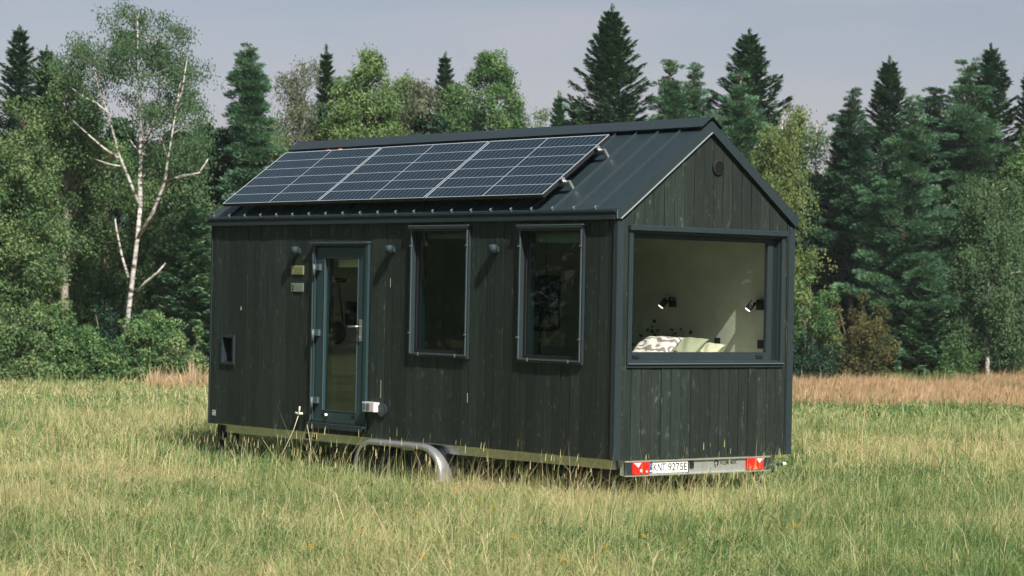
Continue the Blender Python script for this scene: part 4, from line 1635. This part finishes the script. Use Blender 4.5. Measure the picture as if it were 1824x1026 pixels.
def strands(lv, anchors, hang, leaves_per, spread, leaf, tone, wind=(0, 0)):
    for a in anchors:
        hl = rnd(*hang)
        m = leaves_per
        s = RNG.random(m)
        bt = RNG.normal(0, .10)
        drift = RNG.normal(0, .22, 2) + np.array(wind)
        c = np.stack([a[0] + drift[0] * s * hl + RNG.normal(0, spread, m), a[1] + drift[1] * s * hl + RNG.normal(0, spread, m), a[2] + .10 - s * hl + RNG.normal(0, .05, m)], 1)
        d = np.stack([RNG.normal(0, .5, m), RNG.normal(0, .5, m), -np.ones(m)], 1)
        lv.add(c, d, RNG.normal(0, 1, (m, 3)), rnd(leaf * .8, leaf * 1.35, m), rnd(leaf * .5, leaf * .8, m), tone + bt + RNG.normal(0, .17, m))


def birch(root, h, r, mat='birch', z0=.22, n=320, hang=(.5, 1.4), per=34, leaf=.10, tone=.45, bark='birch', limbs=16, lean=0., airy=1.):
    lv = Leaves()
    bx = lambda z: (lean * z + .10 * math.sin(z * .8), .08 * math.sin(z * .6))
    tubes = [([(*bx(h * q), h * q) for q in np.linspace(0, .97, 10)], max(.09, h * .0125), .018)]
    anchors = []
    for k in range(limbs):
        f = z0 + (1 - z0) * (k + rnd(0, .8)) / limbs * .94
        fr = (f - z0) / (1 - z0)
        Lb = r * (math.sin(math.pi * min(.97, .22 + .74 * fr)) ** .7) * rnd(.75, 1.1)
        az = k * 2.4 + RNG.normal(0, .3)
        dr = np.array([math.cos(az), math.sin(az)])
        ox, oy = bx(f * h)
        P0 = np.array([ox, oy, f * h])
        pts = [P0 + np.array([dr[0] * Lb * s, dr[1] * Lb * s, Lb * (1.15 * s - .62 * s * s)]) for s in (0, .3, .62, 1)]
        tubes.append(([tuple(p) for p in pts], .045 * (1 - fr * .5), .008))
        for q in range(int(n / limbs * (.5 + Lb / r))):
            s = rnd(.22, 1.05)
            i = min(2, int(s * 3)); g = min(1.1, s * 3 - i)
            p = pts[i] + (pts[i + 1] - pts[i]) * g
            anchors.append(p + np.array([RNG.normal(0, .26), RNG.normal(0, .26), abs(RNG.normal(0, .2))]))
    strands(lv, anchors, hang, per, .10, leaf, tone)
    trunk_mesh('trunk', tubes, M[bark], root)
    lv.build('crown', LEAF[mat], root)


def shrub(root, h, r, mat='broad', dens=1., lobes=26, leaf=(.085, .15)):
    lv = Leaves()
    tubes = []
    lobes = int(lobes * 1.6)
    for k in range(lobes):
        az = rnd(0, 6.28); rad = r * rnd(0, 1) ** .5
        zz = h * rnd(.06, 1) ** .9 * (1 - rnd(.0, .55) * (rad / r) ** 2) * (.82 + .18 * math.sin(az * 3 + h * 5))
        cc = np.array([rad * math.cos(az), rad * math.sin(az), zz])
        lr = rnd(.16, .44) * (1.15 - .5 * zz / h)
        m = int(190 * dens * (lr / .35) ** 2)
        dv = nrm(RNG.normal(0, 1, (m, 3)))
        c = cc + dv * (lr * rnd(.5, 1.1, m) ** .6)[:, None] * np.array([1, 1, .9])
        c[:, 2] = np.maximum(c[:, 2], .03)
        lv.add(c, RNG.normal(0, 1, (m, 3)) + np.array([0, 0, .2]), dv * 1.1 + RNG.normal(0, .45, (m, 3)) + np.array([0, 0, .2]), rnd(*leaf, m), rnd(leaf[0] * .40, leaf[1] * .5, m), .42 + RNG.normal(0, .17) + RNG.normal(0, .19, m))
        if k % 2 == 0:
            tubes.append(([(cc[0] * .15, cc[1] * .15, 0), tuple(cc * .6), tuple(cc)], .03, .008))
    trunk_mesh('stem', tubes, M['bark'], root)
    lv.build('foliage', LEAF[mat], root)


NAMES = {spruce: 'spruce_tree', pine: 'pine_tree', broad: 'leafy_tree', birch: 'birch_tree', shrub: 'shrub'}


def plant(kind, px, py_top, hw, dd, label, cat='tree', name=None, group=None, **kw):
    """A tree at picture column px, dd metres behind the wood edge there, as tall and wide as it looks."""
    dep = edge_depth(px) + dd
    x, y = world(dep, px)
    z = float(ground(x, y)) - .05
    px0 = px + (py_top - 620) * -ROLL          # stand upright although the camera is rolled a little
    top = CAM[2] + dep * ((513 - py_top) / FPX * CU[2] + (px - 912) / FPX * CR[2] + CF[2])
    root = empty(name or NAMES[kind], (x, y, z), label, cat, group)
    root.rotation_euler = (0, 0, rnd(0, 6.28) if kw.pop('spin', True) else math.atan2(RH[1], RH[0]))
    kind(root, top - z, hw / FPX * dep, **kw)
    return root


# conifers and leafy trees of the wood edge, left to right
plant(spruce, 27, 52, 75, 17, 'dark pointed spruce at the far left of the skyline, left of the tall birch', dens=.7)
plant(spruce, 75, 88, 70, 14, 'second dark spruce on the skyline between the far left spruce and the tall birch', dens=.7)
plant(broad, 30, 165, 105, 2, 'big leafy tree with olive green leaves filling the left edge of the photo', mat='olive', lobes=110, z0=.05, tops=3)
plant(broad, 118, 135, 70, 4, 'leafy tree with a bare grey trunk left of the tall birch', mat='olive', lobes=60, z0=.42, bark='palebark')
plant(broad, 190, 250, 90, 8, 'dark leafy tree behind the white trunk of the tall birch', mat='broad', lobes=80, z0=.1, dens=.8)


def tall_birch():
    px, dep = 225, edge_depth(225) - .5
    x, y = world(dep, px)
    z = float(ground(x, y)) - .05
    root = empty('birch_tree', (x, y, z), 'tall birch with forked white trunk towering over the wood on the left', 'tree')
    root.rotation_euler = (0, 0, math.atan2(RH[1], RH[0]))
    u = dep / FPX
    def P(qx, qy, b=0.):
        return ((qx - px - (620 - qy) * .0) * u, b, (668 - qy) * u)
    T = [([P(225, 668), P(224, 590), P(233, 500), P(243, 400), P(247, 345)], .09, .066),
         ([P(247, 345), P(225, 292), P(207, 250), P(190, 190), P(168, 130), P(160, 95)], .06, .016),
         ([P(247, 345), P(243, 300, .3), P(243, 250, .4), P(240, 190, .5), P(236, 110, .4), P(234, 10, .2)], .09, .02),
         ([P(243, 400), P(272, 355, -.3), P(294, 300, -.5), P(298, 270, -.6), P(306, 215, -.6), P(318, 110, -.3)], .07, .016),
         ([P(296, 300, -.5), P(322, 290, -.6), P(356, 283, -.7), P(371, 258, -.7)], .06, .02),
         ([P(207, 258), P(180, 240), P(150, 215), P(122, 190)], .05, .012),
         ([P(188, 178), P(165, 160), P(140, 148), P(118, 132)], .045, .012),
         ([P(210, 272), P(188, 268), P(160, 258)], .035, .010),
         ([P(237, 505), P(262, 478, -.4), P(285, 460, -.6), P(299, 443, -.6)], .055, .025),
         ([P(228, 470), P(214, 430, .2), P(203, 385, .3), P(200, 365, .3)], .05, .02),
         ([P(243, 250, .4), P(225, 225, .3), P(205, 185, .3)], .04, .012),
         ([P(243, 240, .4), P(262, 190, .6), P(272, 130, .6), P(270, 55, .4)], .055, .012),
         ([P(300, 262, -.6), P(285, 215, -.8), P(262, 205, -.9)], .035, .01),
         ([P(306, 180, -.6), P(322, 140, -.6), P(330, 75, -.5)], .04, .01)]
    lv = Leaves()
    anchors = []
    T2 = []
    LP = [np.array(p) for t in T for p in t[0] if p[2] > 3.4]
    def cloud(cx, cy, rx, ry, n, b=1.1):
        for _ in range(max(2, n // 8)):
            a = rnd(0, 6.28); q = math.sqrt(rnd(0, 1)) * 1.08
            ux, uy, ub = cx + rx * q * math.cos(a), cy + ry * q * math.sin(a), RNG.normal(.45, b)
            e = np.array(P(ux, uy, ub))
            near = min(LP, key=lambda q: np.linalg.norm((q - e) * np.array([1, 1, 1.2 if q[2] < e[2] else 2.5])))
            T2.append(([tuple(near), tuple(near * .5 + e * .5 + np.array([0, 0, .22])), tuple(e)], .016, .004))
            for _ in range(8):
                anchors.append(np.array(P(ux + RNG.normal(0, 11), uy + RNG.normal(0, 8), ub + RNG.normal(0, .3))))
    cloud(240, 25, 60, 45, 105); cloud(225, 80, 75, 40, 90); cloud(165, 75, 50, 40, 60); cloud(285, 75, 48, 55, 78)
    cloud(140, 110, 38, 30, 40); cloud(322, 130, 22, 55, 50); cloud(225, 140, 75, 25, 30); cloud(290, 185, 48, 35, 46)
    cloud(335, 165, 18, 32, 18); cloud(352, 215, 20, 18, 14); cloud(300, 245, 60, 28, 60); cloud(150, 160, 35, 40, 34); cloud(210, 190, 40, 25, 18); cloud(250, 240, 30, 40, 20)
    strands(lv, anchors, (.25, .8), 44, .16, .078, .33, wind=(.25, 0))
    trunk_mesh('trunk', T, M['birch'], root)
    trunk_mesh('branches', T2, M['palebark'], root)
    lv.build('crown', LEAF['birch'], root)


tall_birch()
plant(birch, 325, 235, 62, 3, 'leafy drooping birch between the tall birch and the house', mat='birch', n=420, z0=.15, tone=.45, per=40)
plant(broad, 292, 292, 78, 7, 'shady leafy tree filling the wood between the tall birch and the drooping birch', mat='olive', lobes=80, z0=.08)
plant(spruce, 345, 372, 62, 1.5, 'spruce with sunlit drooping boughs just left of the house', mat='pine', dens=1.2, z0=.03, droop=.35)
plant(pine, 398, 225, 62, 9, 'wide dark pine behind the left roof end', mat='spruce', z0=.2, dens=1.1)
plant(pine, 432, 78, 42, 5, 'narrow dark pine with lobed top standing alone against the sky left of the roof', z0=.25, top=.62, dens=1.1)
plant(birch, 525, 100, 62, 9, 'thin greyish birch letting the sky through beside the narrow pine', mat='grey', n=460, per=32, tone=.45, z0=.25, leaf=.085)
plant(birch, 470, 215, 60, 5, 'low greyish birch under the narrow pine above the roof end', mat='olive', n=300, per=34, z0=.2)
plant(spruce, 573, 86, 30, 15, 'slim blue green spruce tip left of the bright maple', dens=.8)
plant(broad, 598, 132, 42, 8, 'narrow leafy tree leaning on the bright maple from the left', mat='bright', lobes=80, lobe=(.35, .7), z0=.1, shape=.85)
plant(broad, 712, 130, 48, 12, 'darker leafy tree half hidden behind the right side of the bright maple', mat='broad', lobes=80, z0=.1)
plant(broad, 805, 150, 52, 11, 'leafy tree filling the gap left of the round tree', mat='broad', lobes=80, z0=.1)
plant(pine, 558, 190, 50, 10, 'dim bushy pine under the slim spruce tip', mat='spruce', z0=.15)
plant(broad, 648, 92, 84, 6, 'bright yellow green maple above the middle of the solar panels', mat='bright', lobes=150, lobe=(.40, .80), z0=.1, shape=.9, dens=1.1)
plant(birch, 742, 122, 58, 10, 'thin pale birch right of the bright maple', mat='grey', n=430, per=32, tone=.4, z0=.25)
plant(spruce, 785, 98, 40, 15, 'blue green spruce between the pale birch and the round tree', dens=.8)
plant(broad, 868, 92, 88, 6, 'large round leafy tree with bushy domed crown above the roof ridge', mat='broad', lobes=160, lobe=(.40, .80), z0=.1, shape=.95, dens=1.1)
plant(broad, 955, 196, 26, 13, 'small far leafy tree low over the ridge right of the round tree', mat='bright', lobes=36, z0=.1)
plant(spruce, 990, 168, 30, 12, 'small conifer over the ridge left of the biggest spruce', mat='pine', dens=.8)
plant(pine, 1022, 180, 60, 9, 'pale bushy pine low over the ridge left of the biggest spruce', mat='pine', z0=.2)
plant(spruce, 1081, 13, 92, 4, 'biggest spruce, tall and regular, rising over the roof ridge', mat='spruce', z0=.05, dens=1.15, droop=.05, gap=.06)
plant(pine, 1180, 104, 68, 8, 'bluish pine with wispy top right of the biggest spruce', z0=.2, dens=1.)
plant(pine, 1238, 118, 70, 9, 'bluish round topped pine left of the gable peak', z0=.2, dens=1.)
plant(pine, 1130, 190, 78, 6, 'low broad pine behind the ridge near the gable', z0=.15)
plant(spruce, 1326, 56, 98, 7, 'second tall spruce, behind the gable peak', mat='spruce', dens=1.1, droop=.05, gap=.05)
plant(pine, 1303, 132, 76, 3, 'light green pine in front of the second tall spruce', z0=.12, dens=1.1)
plant(birch, 1384, 190, 62, 0, 'yellowing drooping birch right behind the gable end', mat='yellow', n=620, per=40, z0=.06, limbs=22, tone=.5, hang=(.6, 1.6))
plant(spruce, 1418, 198, 26, 26, 'tiny distant spruce in the skyline gap right of the yellowing birch', dens=.6)
plant(birch, 1452, 205, 62, 12, 'pale green birch in the skyline gap', mat='birch', n=300, per=34, z0=.1)
plant(spruce, 1496, 205, 44, 9, 'dark slender conifer left of the spruce with the sharp tip', dens=.9)
plant(pine, 1525, 165, 60, 8, 'dark tufted pine top left of the spruce with the sharp tip', mat='spruce', z0=.3)
plant(spruce, 1577, 104, 78, 9, 'dark spruce with a sharp thin tip on the right', dens=1.)
plant(pine, 1612, 182, 112, 1, 'great spreading pine with layered boughs right of the house', z0=.10, dens=1.15, top=.8)
plant(pine, 1656, 152, 72, 8, 'dark pine with twin tufted tops right of the sharp spruce', mat='spruce', z0=.3)
plant(spruce, 1757, 82, 80, 9, 'tall dark conifer near the right edge with bushy pointed top', dens=1.)
plant(pine, 1722, 110, 104, 4, 'massive green pine in front of the tall dark conifer at the right', z0=.15, dens=1.15, top=.75)
plant(spruce, 1828, 112, 40, 7, 'dark spruce cut by the right edge of the photo', dens=.9)
plant(broad, 1835, 215, 62, 1, 'leafy tree with pale leaves at the right edge of the photo', mat='broad', lobes=80, z0=.1)
plant(birch, 1762, 315, 78, -2, 'weeping birch with a white trunk near the right edge', mat='birch', n=620, per=40, z0=.16, limbs=20, tone=.42, hang=(.6, 1.7))
plant(birch, 1830, 440, 62, -1, 'smaller weeping birch at the right edge under the pale leafy tree', mat='birch', n=420, per=40, z0=.10, tone=.45)
plant(spruce, 1640, 500, 62, -1, 'young spruce with low spreading boughs at the foot of the great pine', mat='pine', droop=.1, dens=1.2)
plant(spruce, 1572, 600, 40, -2, 'small bushy conifer just behind the dry russet strip', mat='pine', dens=1.4)
plant(shrub, 1528, 520, 66, -2, 'browning olive shrub at the wood edge right of the house', 'shrub', mat='brown', lobes=90)
plant(shrub, 1442, 455, 58, -1, 'tall green shrub close to the right end of the house', 'shrub', mat='broad', lobes=90)
plant(shrub, 1432, 590, 55, -3, 'low dark green bush beside the gable wall at the wood edge', 'shrub', mat='dark', lobes=44)
plant(shrub, 1705, 585, 42, -2, 'light green bush at the foot of the weeping birch', 'shrub', mat='broad', lobes=36)
plant(shrub, 20, 525, 66, -2, 'olive bush in the lower left corner of the wood', 'shrub', mat='olive', lobes=70)
plant(shrub, 92, 520, 50, -1, 'green bush under the tree with the bare grey trunk', 'shrub', mat='broad', lobes=60)
plant(shrub, 165, 572, 48, -2, 'wide green bush left of the tall birch foot', 'shrub', mat='broad', lobes=60)
plant(shrub, 268, 520, 46, -1, 'leafy green bush right of the tall birch foot', 'shrub', mat='broad', lobes=60)
plant(shrub, 322, 585, 42, -2, 'small bush beside the dry stalks left of the house', 'shrub', mat='olive', lobes=44)
plant(shrub, 205, 520, 45, 1, 'dark bush behind the white birch trunk', 'shrub', mat='dark', lobes=50)


# ------------------------------------------------------------------ the deep wood as one mass, seen only in the gaps and in the panes
def deep_wood():
    lv = Leaves()
    mb = MB()
    spots = []
    for _ in range(210):
        px = rnd(-250, 2080)
        dep = edge_depth(px) + rnd(9, 30)
        x, y = world(dep, px)
        spots.append((x, y, rnd(6.5, 10.0), 1000))
    cx, cy = 8., 2.
    for _ in range(420):                       # the same wood goes on round the meadow
        a = rnd(0, 6.283)
        R = rnd(70, 95)
        x, y = cx + R * math.cos(a), cy + R * math.sin(a)
        d, l = depth_lat(x, y)
        if d > 0 and abs(l) < d * .26:
            continue
        spots.append((x, y, rnd(12, 17), 1300))
    for x, y, h, m in spots:
        z = float(ground(x, y))
        mb.tube([(x, y, z - .1), (x, y, z + h * .85)], [.16, .03], 6)
        f = RNG.random(m) ** .8
        rr = (h * .24 * (1 - f) ** .7 + .15) * np.sqrt(RNG.uniform(.25, 1, m))
        a = RNG.uniform(0, 6.283, m)
        c = np.stack([x + rr * np.cos(a), y + rr * np.sin(a), z + .2 + f * h], 1)
        d = np.stack([np.cos(a), np.sin(a), RNG.normal(-.2, .4, m)], 1) + RNG.normal(0, .4, (m, 3))
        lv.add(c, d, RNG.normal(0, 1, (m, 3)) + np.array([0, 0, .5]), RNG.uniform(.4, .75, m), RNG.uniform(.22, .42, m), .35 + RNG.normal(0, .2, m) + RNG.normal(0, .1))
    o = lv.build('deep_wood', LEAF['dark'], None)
    tag(o, 'dark mass of the deeper wood showing in the gaps between the front trees', 'wood', kind='stuff')
    t = mb.build('deep_wood_trunks', M['bark'])
    tag(t, 'dim trunks standing deep inside the wood behind the front trees', 'tree trunks', kind='stuff')


deep_wood()
